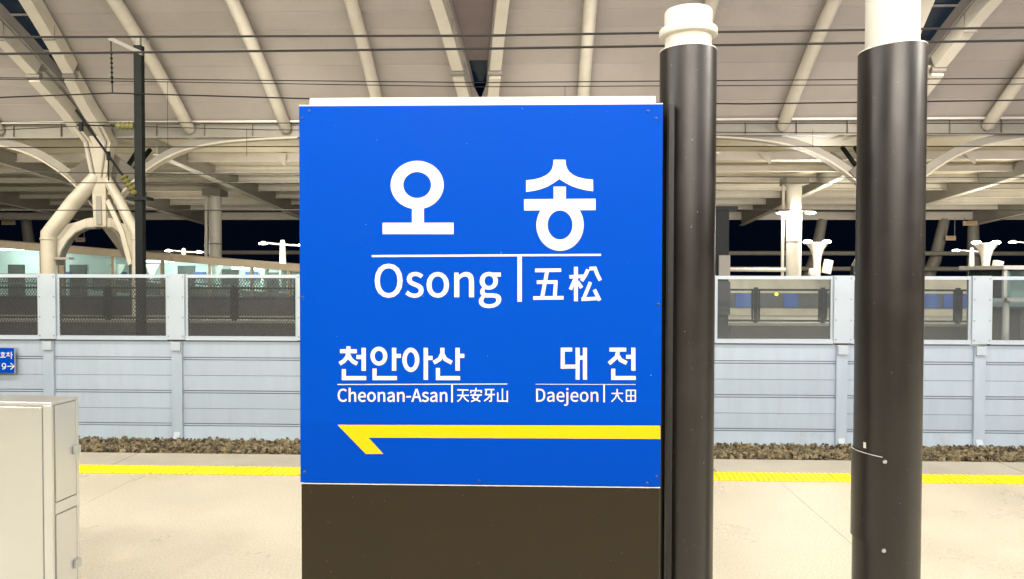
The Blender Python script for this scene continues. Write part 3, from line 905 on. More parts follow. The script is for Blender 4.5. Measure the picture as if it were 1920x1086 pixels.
# dark equipment post, signal, and glass shelter beyond the barrier
g = empty('equipment_post', (3.9, 16.0, -1.25), 'dark equipment post with a grey box right behind the short brown pole', 'post')
MB().box(-0.16, 0.12, -0.12, 0.12, 0, 4.2).build('mast', M['dark_steel'], g)
MB().box(-0.10, 0.13, -0.2, -0.121, 2.75, 3.25).build('junction_box', M['steel_grey'], g)
MB().box(-0.16, 0.14, -0.19, -0.121, 2.0, 2.7).build('control_cabinet', M['clad'], g)
MB().box(-0.3, 0.3, -0.15, 0.15, 4.2, 4.28).build('mast_head', M['dark_steel'], g)
g = empty('track_signal', (5.50, 13.0, -1.25), 'small black track signal with two green lights beside the tall brown pole', 'signal')
MB().tube([(0, 0.05, 0), (0, 0.05, 2.9)], 0.035, 10).build('stem', M['dark_steel'], g)
MB().box(-0.12, 0.12, -0.06, 0.06, 2.62, 3.0).build('signal_head', M['black'], g, bevel=0.01)
for z in (2.88, 2.76):
    MB().tube([(-0.05, -0.07, z), (-0.05, -0.061, z)], 0.042, 14).build('green_lens', M['green'], g)
    MB().tube([(-0.05, -0.12, z + 0.03), (-0.05, -0.06, z + 0.045)], 0.03, 10).build('visor', M['black'], g)
g = empty('glass_shelter', (9.9, 14.5, -1.25), 'white roofed teal glass cabin at the right edge above the barrier', 'shelter')
MB().box(-1.12, 1.6, -0.1, 1.4, 2.95, 3.03).build('roof_slab', M['white_pipe'], g, bevel=0.01)
MB().box(-1.0, 1.5, 0.0, 0.02, 2.42, 2.95).build('front_pane', M['teal_glass'], g)
MB().box(-1.05, 1.5, -0.02, 0.04, 2.36, 2.42).build('sill_rail', M['white_pipe'], g)
MB().box(-1.06, -1.0, -0.02, 0.04, 2.36, 2.95).build('corner_frame', M['white_pipe'], g)
MB().box(-1.0, -0.99, 0.04, 1.3, 2.40, 2.95).build('side_pane', M['teal_glass'], g)
MB().tube([(-0.88, 0.2, 0), (-0.88, 0.2, 2.95)], 0.06, 12).build('post', M['white_pipe'], g, smooth=True)
MB().box(-0.95, 1.5, 1.25, 1.3, 1.3, 2.95).build('rear_panel', M['lit_panel'], g)
MB().box(-0.6, 1.5, 0.2, 1.2, 0.0, 2.2).build('cabin_base', M['clad'], g)

# ------------------------------------------------------------------ catenary mast and wires
g = empty('catenary_mast', (-7.30, 13.5, -1.25), 'tall dark steel catenary mast with insulators left of the blue sign', 'mast')
mb = MB()
mb.box(-0.07, 0.07, -0.06, -0.048, 0, 7.0).box(-0.07, 0.07, 0.048, 0.06, 0, 7.0).box(-0.007, 0.007, -0.048, 0.048, 0, 7.0).box(-0.066, -0.056, -0.048, 0.048, 0, 7.0).box(0.056, 0.066, -0.048, 0.048, 0, 7.0)
mb.build('mast_shaft', M['dark_steel'], g)
MB().box(-0.035, 0.035, -0.035, 0.035, 7.0, 7.15).build('mast_tip', M['steel_grey'], g)
MB().sweep([(-0.47, -0.14, 7.10), (0.12, -0.10, 6.83)], 0.06, 0.07, (0, 1, 0)).build('top_arm', M['steel_grey'], g)
d_ = MB()
d_.tube([(-0.44, -0.14, 7.06), (-0.42, -0.14, 6.11)], 0.012, 6)
d_.build('suspension_rod', M['wire'], g)
ins = MB()
for k in range(7):
    q = Vector((-0.44, -0.14, 7.06)).lerp(Vector((-0.42, -0.14, 6.11)), 0.25 + 0.09 * k)
    ins.lathe([(0.012, 0.025), (0.03, 0.0), (0.012, -0.02)], 10, q)
tag(ins.build('suspension_insulator', M['dark_steel'], g, smooth=True), kind='stuff')
# cantilever: horizontal tube, raking rod, ribbed insulators
def insul(a, b, n, r):
    a, b = Vector(a), Vector(b)
    p, rad = [], []
    for i in range(n * 2 + 1):
        p.append(a.lerp(b, i / (n * 2))); rad.append(r if i % 2 else r * 0.55)
    return MB().tube(p, rad, 12)
insul((-0.08, -0.05, 5.53), (-0.40, -0.06, 5.53), 4, 0.075).build('ribbed_insulator', M['insulator'], g, smooth=True)
insul((-0.06, -0.05, 4.28), (-0.26, -0.10, 4.62), 5, 0.075).build('ribbed_insulator', M['insulator'], g, smooth=True)
MB().tube([(-0.26, -0.10, 4.62), (-1.25, 0.1, 5.86)], 0.022, 8).build('raking_rod', M['dark_steel'], g)
MB().tube([(-0.40, -0.06, 5.53), (-1.20, 0.05, 5.58)], 0.012, 8).build('registration_tube', M['dark_steel'], g)
MB().box(-1.14, -1.08, 0.0, 0.05, 5.46, 5.62).build('wire_clamp', M['dark_steel'], g)
MB().box(-0.61, -0.565, -0.03, 0.03, 4.92, 5.08).build('rod_clamp', M['dark_steel'], g)
MB().tube([(-0.59, 0, 5.0), (-0.60, 0.02, 4.55)], 0.012, 6).build('drop_rod', M['dark_steel'], g)
MB().box(-0.19, 0.19, -0.12, 0.12, 4.18, 4.24).build('mast_bracket', M['dark_steel'], g)

WIRES = [
    (9.0, [(-30, 4.56), (-6.6, 4.488), (-0.7, 4.457), (5.56, 4.495), (30, 4.62)], 0.0105, 'upper thick wire at the top of the picture, nearest track'),
    (9.2, [(-30, 4.40), (-6.7, 4.345), (-0.7, 4.36), (5.7, 4.405), (30, 4.5)], 0.0115, 'lower thick wire at the top of the picture, nearest track'),
    (15.5, [(-40, 6.2), (-11.4, 5.722), (-1.2, 5.555), (9.6, 5.571), (40, 6.0)], 0.008, 'upper wire of the close pair behind the top of the sign'),
    (15.5, [(-40, 6.1), (-11.4, 5.69), (-1.2, 5.467), (9.6, 5.453), (40, 5.8)], 0.007, 'lower wire of the close pair behind the top of the sign'),
    (13.36, [(-40, 4.5), (-9.81, 4.795), (-7.72, 4.862), (-4.21, 4.743), (3.67, 4.604), (40, 4.9)], 0.010, 'wire hung from the suspension rod of the mast'),
    (15.5, [(-40, 4.80), (-11.39, 4.79), (-5.67, 4.741), (10, 4.66), (40, 4.7)], 0.007, 'thin wire crossing at the level of the upper mast insulator'),
    (15.5, [(-40, 4.5), (-11.39, 4.62), (-9.4, 4.71), (-5.67, 4.60), (10, 4.45), (40, 4.5)], 0.007, 'thin wire sagging below the upper mast insulator'),
    (15.5, [(-40, 4.25), (-11.4, 4.249), (-5.68, 4.252), (10, 4.20), (40, 4.2)], 0.009, 'contact wire in front of the roof edge arches'),
    (20.0, [(-40, 4.4), (-14.6, 4.36), (-5, 4.22), (12, 4.15), (40, 4.3)], 0.010, 'far wire crossing above the branching node'),
    (20.0, [(-40, 4.07), (-14.6, 4.06), (-5, 4.04), (12, 4.0), (40, 4.0)], 0.011, 'far wire crossing the branching node'),
    (20.0, [(-40, 3.32), (-14.6, 3.31), (-5, 3.31), (12, 3.3), (40, 3.3)], 0.011, 'lowest far wire just above the canopy fascia'),
]
for y, pts, r, lb in WIRES:
    p = []
    for (xa, za), (xb, zb) in zip(pts[:-1], pts[1:]):
        p += [(xa + (xb - xa) * q / 6, y, za + (zb - za) * q / 6) for q in range(6)]
    p.append((pts[-1][0], y, pts[-1][1]))
    o = MB().tube(p, r * 1.3, 6).build('catenary_wire', M['wire'])
    tag(o, lb, 'wire', 'overhead catenary wires')
for i, (x, za, zb, lb) in enumerate(((-7.78, 5.62, 4.25, 'thin dropper wire hanging right of the mast'), (-6.1, 4.62, 4.05, 'short dropper wire left of the sign edge'),
                                     (0.55, 5.47, 4.66, 'dropper wire above the right half of the sign'), (5.6, 4.55, 4.2, 'dropper wire right of the short brown pole'))):
    o = MB().tube([(x, 15.5, za), (x, 15.5, zb)], 0.005, 5).build('dropper_wire', M['wire'])
    tag(o, lb, 'wire', 'dropper wires')

# ================================================================== CARRIAGE SIGN ON THE BARRIER
LET = json.loads(r'''{"S":{"station_name_first_syllable":[["r",-1671,2978,716,648,375,349],["s",324,[[-1650,2371],[-1650,1967]]],["s",307,[[-2607,1815],[-688,1815]]]],"station_name_second_syllable":[["p",[[1979,3644],[2301,3643],[2310,3526],[2344,3405],[2407,3317],[2508,3237],[2642,3179],[2821,3136],[3034,3119],[3036,2806],[2823,2836],[2634,2882],[2467,2941],[2300,3029],[2140,3130],[1982,3021],[1814,2925],[1630,2859],[1463,2817],[1253,2788],[1252,3098],[1470,3123],[1646,3168],[1780,3231],[1880,3310],[1943,3402],[1976,3527]]],["s",328,[[2149,2929],[2151,2578]]],["s",303,[[1199,2445],[3104,2455]]],["r",2161,1908,631,690,333,387]],"rule_line_main":[["s",55,[[-2902,1070],[3256,1113]]]],"divider_main":[["s",118,[[1085,1085],[1088,-145]]]],"hanja_main":[["s",97,[[1498,694],[2195,704]]],["s",101,[[1822,678],[1690,-25]]],["s",97,[[1545,379],[2100,385]]],["s",101,[[2054,385],[2026,-23]]],["s",97,[[1450,-46],[2261,-35]]],["s",93,[[2418,524],[2820,542]]],["s",105,[[2589,793],[2592,-127]]],["s",93,[[2569,470],[2444,184]]],["s",93,[[2628,399],[2746,231]]],["s",97,[[2911,722],[2845,576],[2741,416]]],["s",97,[[2949,744],[3095,752],[3154,597],[3239,430]]],["s",93,[[2980,387],[2793,-67]]],["s",93,[[2739,-76],[3233,-45]]],["s",97,[[3081,186],[3225,-103]]]],"hangul_next_stop":[["s",112,[[-3541,-1369],[-3541,-1509]]],["s",109,[[-3772,-1503],[-3314,-1501]]],["s",109,[[-3541,-1509],[-3575,-1659],[-3663,-1769],[-3783,-1843]]],["s",109,[[-3541,-1592],[-3495,-1702],[-3415,-1781],[-3304,-1840]]],["s",118,[[-3126,-1407],[-3127,-2032]]],["s",112,[[-3324,-1657],[-3163,-1656]]],["s",112,[[-3666,-1986],[-3667,-2232],[-3057,-2228]]],["r",-2712,-1630,230,256,115,145],["s",118,[[-2298,-1402],[-2299,-2023]]],["s",112,[[-2262,-1621],[-2112,-1620]]],["s",112,[[-2830,-1967],[-2830,-2226],[-2222,-2222]]],["r",-1845,-1725,230,329,112,210],["s",118,[[-1439,-1397],[-1439,-2266]]],["s",112,[[-1406,-1672],[-1256,-1671]]],["s",112,[[-987,-1394],[-991,-1543],[-1064,-1700],[-1226,-1800]]],["s",112,[[-991,-1560],[-914,-1699],[-735,-1797]]],["s",118,[[-579,-1392],[-579,-2011]]],["s",112,[[-543,-1610],[-397,-1609]]],["s",112,[[-1110,-1939],[-1110,-2214],[-509,-2210]]]],"rule_line_next_stop":[["s",23,[[-3845,-2407],[765,-2360]]]],"divider_next_stop":[["s",46,[[-728,-2387],[-728,-2869]]]],"hanja_next_stop":[["s",36,[[-588,-2529],[-283,-2527]]],["s",36,[[-588,-2675],[-273,-2672]]],["s",36,[[-436,-2528],[-446,-2674],[-499,-2774],[-582,-2844]]],["s",36,[[-429,-2684],[-369,-2776],[-280,-2838]]],["s",36,[[-81,-2469],[-81,-2535]]],["s",36,[[-220,-2609],[-220,-2546],[61,-2544],[61,-2607]]],["s",36,[[-91,-2572],[-174,-2738],[35,-2839]]],["s",36,[[8,-2660],[-64,-2780],[-210,-2841]]],["s",36,[[-233,-2666],[78,-2663]]],["s",36,[[154,-2513],[412,-2511]]],["s",36,[[200,-2526],[181,-2649],[429,-2647]]],["s",36,[[333,-2512],[333,-2817],[274,-2831]]],["s",36,[[313,-2655],[240,-2751],[141,-2825]]],["s",36,[[630,-2483],[631,-2824]]],["s",36,[[505,-2587],[505,-2822],[763,-2820]]],["s",36,[[762,-2542],[763,-2850]]]],"direction_arrow":[["p",[[-3843,-3502],[4855,-3443],[4858,-3801],[-2999,-3842],[-2592,-4281],[-3072,-4286]]]],"hangul_terminus":[["s",106,[[2497,-1424],[2245,-1425],[2246,-1883],[2633,-1877]]],["s",106,[[2643,-1370],[2647,-2228]]],["s",110,[[2838,-1369],[2842,-2227]]],["s",106,[[2665,-1639],[2811,-1639]]],["s",106,[[3492,-1418],[3937,-1416]]],["s",106,[[3723,-1445],[3687,-1609],[3482,-1793]]],["s",106,[[3720,-1580],[3785,-1690],[3952,-1778]]],["s",110,[[4127,-1362],[4131,-1977]]],["s",106,[[3934,-1607],[4100,-1606]]],["s",106,[[3596,-1927],[3597,-2176],[4197,-2172]]]],"rule_line_terminus":[["s",14,[[1522,-2359],[4194,-2348]]]],"divider_terminus":[["s",41,[[3354,-2354],[3357,-2832]]]],"hanja_terminus":[["s",33,[[3550,-2593],[3859,-2587]]],["s",33,[[3704,-2474],[3701,-2592],[3653,-2715],[3556,-2814]]],["s",33,[[3705,-2596],[3750,-2714],[3852,-2812]]],["s",33,[[3953,-2807],[3951,-2505],[4186,-2503],[4188,-2805]]],["s",33,[[4069,-2512],[4071,-2794]]],["s",33,[[3960,-2651],[4179,-2650]]],["s",33,[[3961,-2794],[4180,-2793]]]],"carriage_word":[["s",137,[[2787,1377],[2786,1226]]],["s",137,[[2419,1186],[3170,1190]]],["r",2782,905,256,220,128,101],["s",128,[[2779,717],[2777,510]]],["s",147,[[2372,526],[3240,531]]],["s",137,[[3654,1363],[3652,1212]]],["s",137,[[3382,1154],[3921,1157]]],["s",137,[[3651,1137],[3571,863],[3357,645]]],["s",137,[[3659,958],[3743,779],[3935,667]]],["s",147,[[4175,1404],[4161,273]]],["s",137,[[4207,914],[4381,915]]]],"carriage_number":[["r",2935,-772,366,385,202,220],["s",156,[[3233,-770],[3210,-1071],[3044,-1299],[2657,-1377]]]],"carriage_arrow":[["s",137,[[3482,-928],[4570,-921]]],["s",147,[[4037,-425],[4590,-921],[4025,-1443]]]]},"G":{"latin_main":[[[-2445,-39],[-2297,-7],[-2182,83],[-2106,225],[-2079,411],[-2106,597],[-2181,736],[-2297,824],[-2444,853],[-2592,823],[-2708,735],[-2783,595],[-2810,410],[-2784,223],[-2709,82],[-2593,-8]],[[-2445,57],[-2550,81],[-2630,152],[-2681,264],[-2699,410],[-2681,555],[-2629,665],[-2549,734],[-2444,758],[-2340,735],[-2259,666],[-2208,556],[-2190,411],[-2208,265],[-2260,154],[-2340,82]],[[-1739,-37],[-1641,-21],[-1569,20],[-1525,80],[-1510,153],[-1527,230],[-1571,282],[-1633,319],[-1702,347],[-1753,367],[-1797,389],[-1827,418],[-1838,457],[-1831,493],[-1809,522],[-1773,542],[-1721,550],[-1681,546],[-1644,534],[-1610,516],[-1577,494],[-1526,561],[-1566,589],[-1612,612],[-1665,627],[-1721,633],[-1814,619],[-1883,580],[-1925,523],[-1940,452],[-1923,382],[-1881,331],[-1821,295],[-1756,268],[-1703,247],[-1657,222],[-1624,190],[-1611,147],[-1619,109],[-1642,77],[-1681,55],[-1736,47],[-1789,52],[-1837,68],[-1881,92],[-1923,123],[-1975,51],[-1925,16],[-1868,-12],[-1806,-30]],[[-1114,-34],[-1004,-12],[-910,54],[-846,159],[-823,300],[-846,442],[-911,547],[-1004,612],[-1114,634],[-1225,612],[-1318,546],[-1382,440],[-1406,298],[-1382,157],[-1318,52],[-1225,-12]],[[-1114,55],[-1189,72],[-1247,122],[-1284,198],[-1297,299],[-1284,399],[-1247,476],[-1189,526],[-1114,544],[-1040,527],[-981,477],[-944,400],[-931,300],[-944,199],[-981,123],[-1039,73]],[[-655,-17],[-548,-17],[-549,445],[-505,487],[-464,518],[-423,536],[-377,542],[-323,533],[-286,502],[-265,450],[-258,373],[-257,-16],[-152,-16],[-152,387],[-164,494],[-199,573],[-259,620],[-345,636],[-406,628],[-461,604],[-510,569],[-556,527],[-569,619],[-656,619]],[[264,-307],[396,-289],[496,-241],[560,-170],[582,-86],[568,-18],[527,29],[458,56],[363,65],[240,64],[187,69],[153,83],[135,105],[129,133],[132,157],[141,177],[154,194],[170,209],[192,200],[215,193],[239,189],[262,187],[353,203],[426,247],[475,317],[492,409],[488,448],[478,484],[462,515],[441,540],[569,540],[569,622],[351,621],[332,628],[311,633],[287,636],[262,637],[172,621],[97,576],[46,504],[27,410],[34,356],[53,308],[79,269],[110,239],[85,213],[62,186],[46,154],[40,116],[45,81],[57,53],[75,30],[97,12],[97,6],[58,-24],[29,-59],[11,-98],[5,-138],[24,-211],[77,-264],[159,-296]],[[262,259],[211,270],[169,300],[140,348],[129,410],[139,473],[168,520],[210,549],[262,559],[314,549],[357,520],[385,474],[396,411],[386,348],[357,301],[314,270]],[[279,-233],[203,-226],[145,-204],[110,-169],[97,-123],[101,-95],[112,-67],[132,-40],[161,-15],[182,-19],[203,-22],[223,-24],[242,-24],[351,-23],[406,-28],[446,-41],[470,-66],[478,-104],[464,-152],[424,-193],[362,-222]]],"latin_next_stop":[[[-3691,-2875],[-3661,-2872],[-3634,-2862],[-3610,-2847],[-3590,-2826],[-3613,-2798],[-3629,-2815],[-3647,-2827],[-3667,-2835],[-3689,-2838],[-3732,-2828],[-3764,-2801],[-3784,-2757],[-3791,-2699],[-3784,-2641],[-3762,-2598],[-3730,-2570],[-3687,-2560],[-3667,-2562],[-3649,-2569],[-3634,-2579],[-3620,-2592],[-3597,-2564],[-3613,-2548],[-3634,-2535],[-3659,-2526],[-3687,-2523],[-3746,-2535],[-3792,-2570],[-3823,-2626],[-3834,-2700],[-3823,-2774],[-3794,-2830],[-3748,-2864]],[[-3532,-2868],[-3491,-2868],[-3490,-2685],[-3473,-2668],[-3457,-2656],[-3441,-2648],[-3424,-2646],[-3403,-2649],[-3389,-2661],[-3380,-2682],[-3378,-2713],[-3378,-2867],[-3337,-2866],[-3337,-2707],[-3341,-2664],[-3355,-2633],[-3378,-2614],[-3411,-2608],[-3435,-2612],[-3456,-2621],[-3475,-2635],[-3492,-2651],[-3490,-2599],[-3490,-2498],[-3531,-2498]],[[-3160,-2871],[-3137,-2869],[-3116,-2863],[-3097,-2855],[-3081,-2845],[-3095,-2817],[-3109,-2825],[-3123,-2831],[-3139,-2836],[-3156,-2837],[-3188,-2831],[-3213,-2814],[-3229,-2786],[-3237,-2750],[-3072,-2748],[-3071,-2737],[-3071,-2731],[-3070,-2724],[-3077,-2675],[-3096,-2638],[-3126,-2615],[-3168,-2606],[-3208,-2616],[-3243,-2643],[-3268,-2685],[-3277,-2740],[-3268,-2796],[-3243,-2837],[-3206,-2862]],[[-3237,-2719],[-3229,-2686],[-3213,-2661],[-3192,-2646],[-3167,-2640],[-3141,-2645],[-3122,-2660],[-3110,-2684],[-3106,-2718]],[[-2916,-2869],[-2873,-2860],[-2837,-2834],[-2812,-2792],[-2803,-2736],[-2812,-2680],[-2837,-2639],[-2873,-2613],[-2915,-2605],[-2958,-2614],[-2994,-2640],[-3019,-2682],[-3028,-2738],[-3019,-2794],[-2994,-2835],[-2959,-2860]],[[-2916,-2834],[-2945,-2827],[-2967,-2808],[-2981,-2777],[-2986,-2738],[-2981,-2698],[-2966,-2667],[-2944,-2647],[-2915,-2640],[-2887,-2647],[-2864,-2667],[-2850,-2697],[-2845,-2737],[-2850,-2776],[-2864,-2807],[-2887,-2826]],[[-2739,-2861],[-2697,-2861],[-2697,-2678],[-2680,-2661],[-2664,-2649],[-2648,-2642],[-2631,-2639],[-2610,-2643],[-2596,-2655],[-2587,-2676],[-2585,-2706],[-2585,-2860],[-2544,-2860],[-2544,-2700],[-2548,-2658],[-2562,-2627],[-2585,-2608],[-2618,-2602],[-2642,-2606],[-2663,-2615],[-2682,-2629],[-2700,-2646],[-2705,-2609],[-2738,-2610]],[[-2409,-2865],[-2387,-2862],[-2366,-2854],[-2347,-2842],[-2329,-2828],[-2324,-2858],[-2290,-2858],[-2290,-2703],[-2295,-2660],[-2310,-2628],[-2336,-2607],[-2374,-2600],[-2402,-2604],[-2428,-2612],[-2451,-2622],[-2469,-2634],[-2454,-2663],[-2438,-2653],[-2421,-2644],[-2401,-2638],[-2381,-2636],[-2356,-2641],[-2341,-2655],[-2333,-2675],[-2331,-2699],[-2398,-2711],[-2444,-2731],[-2471,-2758],[-2480,-2794],[-2475,-2824],[-2460,-2847],[-2437,-2860]],[[-2397,-2830],[-2414,-2828],[-2428,-2821],[-2437,-2809],[-2441,-2791],[-2435,-2769],[-2416,-2751],[-2382,-2737],[-2331,-2727],[-2331,-2797],[-2348,-2811],[-2364,-2822],[-2381,-2828]],[[-2213,-2857],[-2172,-2857],[-2172,-2674],[-2155,-2657],[-2139,-2645],[-2123,-2638],[-2106,-2635],[-2085,-2639],[-2070,-2651],[-2062,-2672],[-2059,-2702],[-2060,-2856],[-2019,-2856],[-2019,-2696],[-2023,-2654],[-2037,-2623],[-2060,-2604],[-2093,-2598],[-2116,-2602],[-2137,-2611],[-2157,-2625],[-2174,-2642],[-2179,-2605],[-2213,-2606]],[[-1961,-2742],[-1846,-2741],[-1846,-2708],[-1961,-2709]],[[-1824,-2854],[-1783,-2854],[-1751,-2750],[-1631,-2749],[-1600,-2852],[-1556,-2852],[-1667,-2513],[-1713,-2514]],[[-1741,-2716],[-1724,-2663],[-1716,-2635],[-1708,-2606],[-1700,-2578],[-1692,-2548],[-1682,-2577],[-1674,-2606],[-1666,-2634],[-1657,-2663],[-1641,-2715]],[[-1450,-2857],[-1412,-2851],[-1384,-2834],[-1368,-2811],[-1362,-2782],[-1369,-2752],[-1385,-2731],[-1409,-2717],[-1436,-2706],[-1455,-2698],[-1472,-2689],[-1484,-2678],[-1488,-2663],[-1485,-2649],[-1477,-2637],[-1463,-2629],[-1443,-2626],[-1427,-2627],[-1413,-2632],[-1400,-2639],[-1388,-2648],[-1368,-2621],[-1383,-2610],[-1401,-2601],[-1421,-2595],[-1443,-2593],[-1479,-2599],[-1505,-2614],[-1521,-2637],[-1527,-2665],[-1520,-2693],[-1504,-2712],[-1481,-2726],[-1456,-2737],[-1436,-2745],[-1418,-2755],[-1406,-2768],[-1401,-2784],[-1404,-2800],[-1413,-2812],[-1428,-2821],[-1448,-2824],[-1469,-2822],[-1487,-2816],[-1504,-2807],[-1520,-2794],[-1540,-2823],[-1521,-2837],[-1499,-2847],[-1475,-2855]],[[-1249,-2855],[-1227,-2852],[-1206,-2844],[-1186,-2833],[-1168,-2818],[-1163,-2849],[-1130,-2848],[-1130,-2694],[-1135,-2651],[-1150,-2619],[-1176,-2598],[-1214,-2591],[-1242,-2595],[-1268,-2603],[-1290,-2613],[-1309,-2625],[-1293,-2654],[-1278,-2644],[-1260,-2635],[-1241,-2629],[-1220,-2627],[-1196,-2632],[-1181,-2646],[-1173,-2666],[-1171,-2690],[-1237,-2702],[-1283,-2721],[-1310,-2749],[-1319,-2785],[-1314,-2815],[-1299,-2837],[-1277,-2851]],[[-1237,-2821],[-1254,-2819],[-1267,-2812],[-1277,-2800],[-1280,-2781],[-1274,-2759],[-1256,-2741],[-1222,-2727],[-1171,-2718],[-1171,-2788],[-1188,-2802],[-1204,-2812],[-1220,-2819]],[[-1053,-2848],[-1012,-2847],[-1012,-2665],[-995,-2648],[-980,-2636],[-964,-2629],[-946,-2626],[-926,-2630],[-911,-2642],[-903,-2663],[-900,-2693],[-900,-2846],[-860,-2846],[-860,-2687],[-864,-2645],[-878,-2614],[-901,-2595],[-934,-2589],[-957,-2593],[-978,-2602],[-997,-2616],[-1015,-2633],[-1020,-2596],[-1053,-2597]]],"latin_terminus":[[[1541,-2826],[1626,-2826],[1692,-2813],[1741,-2779],[1770,-2724],[1780,-2651],[1769,-2578],[1740,-2525],[1691,-2492],[1623,-2481],[1540,-2482]],[[1583,-2790],[1582,-2517],[1619,-2517],[1671,-2525],[1707,-2551],[1729,-2593],[1737,-2651],[1730,-2710],[1708,-2753],[1672,-2780],[1620,-2790]],[[1905,-2830],[1928,-2826],[1949,-2818],[1968,-2807],[1987,-2792],[1992,-2823],[2026,-2822],[2025,-2666],[2020,-2622],[2005,-2590],[1978,-2569],[1940,-2562],[1911,-2565],[1885,-2573],[1862,-2584],[1843,-2596],[1859,-2625],[1875,-2615],[1893,-2606],[1912,-2600],[1933,-2597],[1958,-2602],[1974,-2617],[1982,-2637],[1984,-2661],[1916,-2674],[1869,-2694],[1842,-2721],[1834,-2758],[1839,-2788],[1854,-2811],[1877,-2825]],[[1917,-2795],[1900,-2793],[1886,-2786],[1877,-2773],[1873,-2755],[1879,-2732],[1898,-2714],[1932,-2700],[1984,-2690],[1984,-2761],[1967,-2775],[1950,-2786],[1934,-2792]],[[2203,-2827],[2227,-2825],[2248,-2819],[2267,-2811],[2283,-2801],[2269,-2772],[2255,-2781],[2240,-2787],[2224,-2791],[2207,-2793],[2175,-2787],[2150,-2769],[2133,-2741],[2126,-2704],[2291,-2703],[2292,-2698],[2292,-2692],[2293,-2685],[2293,-2678],[2286,-2629],[2267,-2592],[2236,-2568],[2194,-2560],[2154,-2569],[2119,-2596],[2094,-2639],[2085,-2695],[2094,-2751],[2119,-2793],[2157,-2818]],[[2125,-2674],[2133,-2640],[2149,-2615],[2170,-2599],[2195,-2594],[2221,-2599],[2240,-2614],[2252,-2638],[2257,-2673]],[[2329,-2933],[2360,-2927],[2381,-2910],[2392,-2884],[2396,-2848],[2395,-2565],[2354,-2565],[2355,-2849],[2353,-2870],[2349,-2886],[2339,-2896],[2324,-2899],[2318,-2899],[2312,-2898],[2306,-2896],[2301,-2895],[2293,-2927],[2300,-2930],[2309,-2932],[2318,-2933]],[[2374,-2512],[2385,-2510],[2393,-2504],[2399,-2495],[2401,-2483],[2399,-2472],[2393,-2463],[2384,-2458],[2373,-2456],[2362,-2458],[2354,-2464],[2348,-2473],[2346,-2484],[2348,-2496],[2354,-2505],[2362,-2510]],[[2578,-2824],[2601,-2822],[2622,-2816],[2641,-2808],[2658,-2797],[2643,-2769],[2629,-2778],[2615,-2784],[2599,-2788],[2582,-2790],[2550,-2784],[2525,-2766],[2508,-2738],[2500,-2701],[2666,-2700],[2667,-2689],[2667,-2682],[2667,-2676],[2661,-2626],[2641,-2589],[2611,-2565],[2569,-2557],[2528,-2566],[2493,-2593],[2469,-2636],[2460,-2692],[2469,-2748],[2494,-2789],[2532,-2815]],[[2500,-2671],[2508,-2637],[2524,-2612],[2545,-2596],[2570,-2591],[2596,-2596],[2615,-2611],[2627,-2636],[2631,-2670]],[[2824,-2822],[2867,-2813],[2903,-2786],[2927,-2744],[2936,-2688],[2927,-2631],[2902,-2589],[2865,-2563],[2823,-2555],[2780,-2564],[2744,-2591],[2719,-2633],[2710,-2690],[2719,-2746],[2744,-2788],[2781,-2813]],[[2824,-2786],[2795,-2780],[2772,-2760],[2758,-2729],[2752,-2689],[2757,-2649],[2771,-2618],[2794,-2598],[2823,-2591],[2852,-2598],[2874,-2617],[2889,-2648],[2894,-2688],[2889,-2728],[2875,-2759],[2853,-2779]],[[3002,-2814],[3043,-2814],[3042,-2629],[3060,-2612],[3075,-2600],[3091,-2593],[3109,-2590],[3130,-2594],[3144,-2606],[3153,-2627],[3156,-2658],[3156,-2813],[3197,-2813],[3197,-2652],[3192,-2609],[3178,-2578],[3155,-2559],[3121,-2552],[3098,-2556],[3077,-2565],[3057,-2579],[3040,-2597],[3034,-2560],[3001,-2560]]]}}''')


def flat_items(items, y, dy):
    """lettering as thin raised film: every stroke is a plate a hair proud of the one before"""
    mb = MB()
    for i, it in enumerate(items):
        yy = y - dy * i
        if it[0] == 's':
            th = it[1] / 2
            P = [Vector((a, b)) for a, b in it[2]]
            n = len(P)
            Lf, Rt = [], []
            for k in range(n):
                d0 = (P[k] - P[k - 1]).normalized() if k else None
                d1 = (P[k + 1] - P[k]).normalized() if k < n - 1 else None
                if d0 is None: t, w = d1, 1.0
                elif d1 is None: t, w = d0, 1.0
                else:
                    t = (d0 + d1).normalized(); w = 1 / max(0.5, t.dot(d0))
                nrm = Vector((-t.y, t.x)) * th * w
                Lf.append(P[k] + nrm); Rt.append(P[k] - nrm)
            vs = [(p.x / 1e4, yy, p.y / 1e4) for p in Lf] + [(p.x / 1e4, yy, p.y / 1e4) for p in Rt]
            fs = [(k, n + k, n + k + 1, k + 1) for k in range(n - 1)]
            mb.add(vs, fs)
        elif it[0] == 'r':
            _, cx, cz, rx, rz, ix, iz = it
            n = 48
            vs, fs = [], []
            for k in range(n):
                a = 2 * math.pi * k / n
                vs.append(((cx + rx * math.cos(a)) / 1e4, yy, (cz + rz * math.sin(a)) / 1e4))
                vs.append(((cx + ix * math.cos(a)) / 1e4, yy, (cz + iz * math.sin(a)) / 1e4))
            for k in range(n):
                j = (k + 1) % n
                fs.append((2 * k, 2 * j, 2 * j + 1, 2 * k + 1))
            mb.add(vs, fs)
        else:
            vs = [(a / 1e4, yy, b / 1e4) for a, b in it[1]]
            mb.add(vs, [tuple(range(len(vs) - 1, -1, -1))])
    return mb


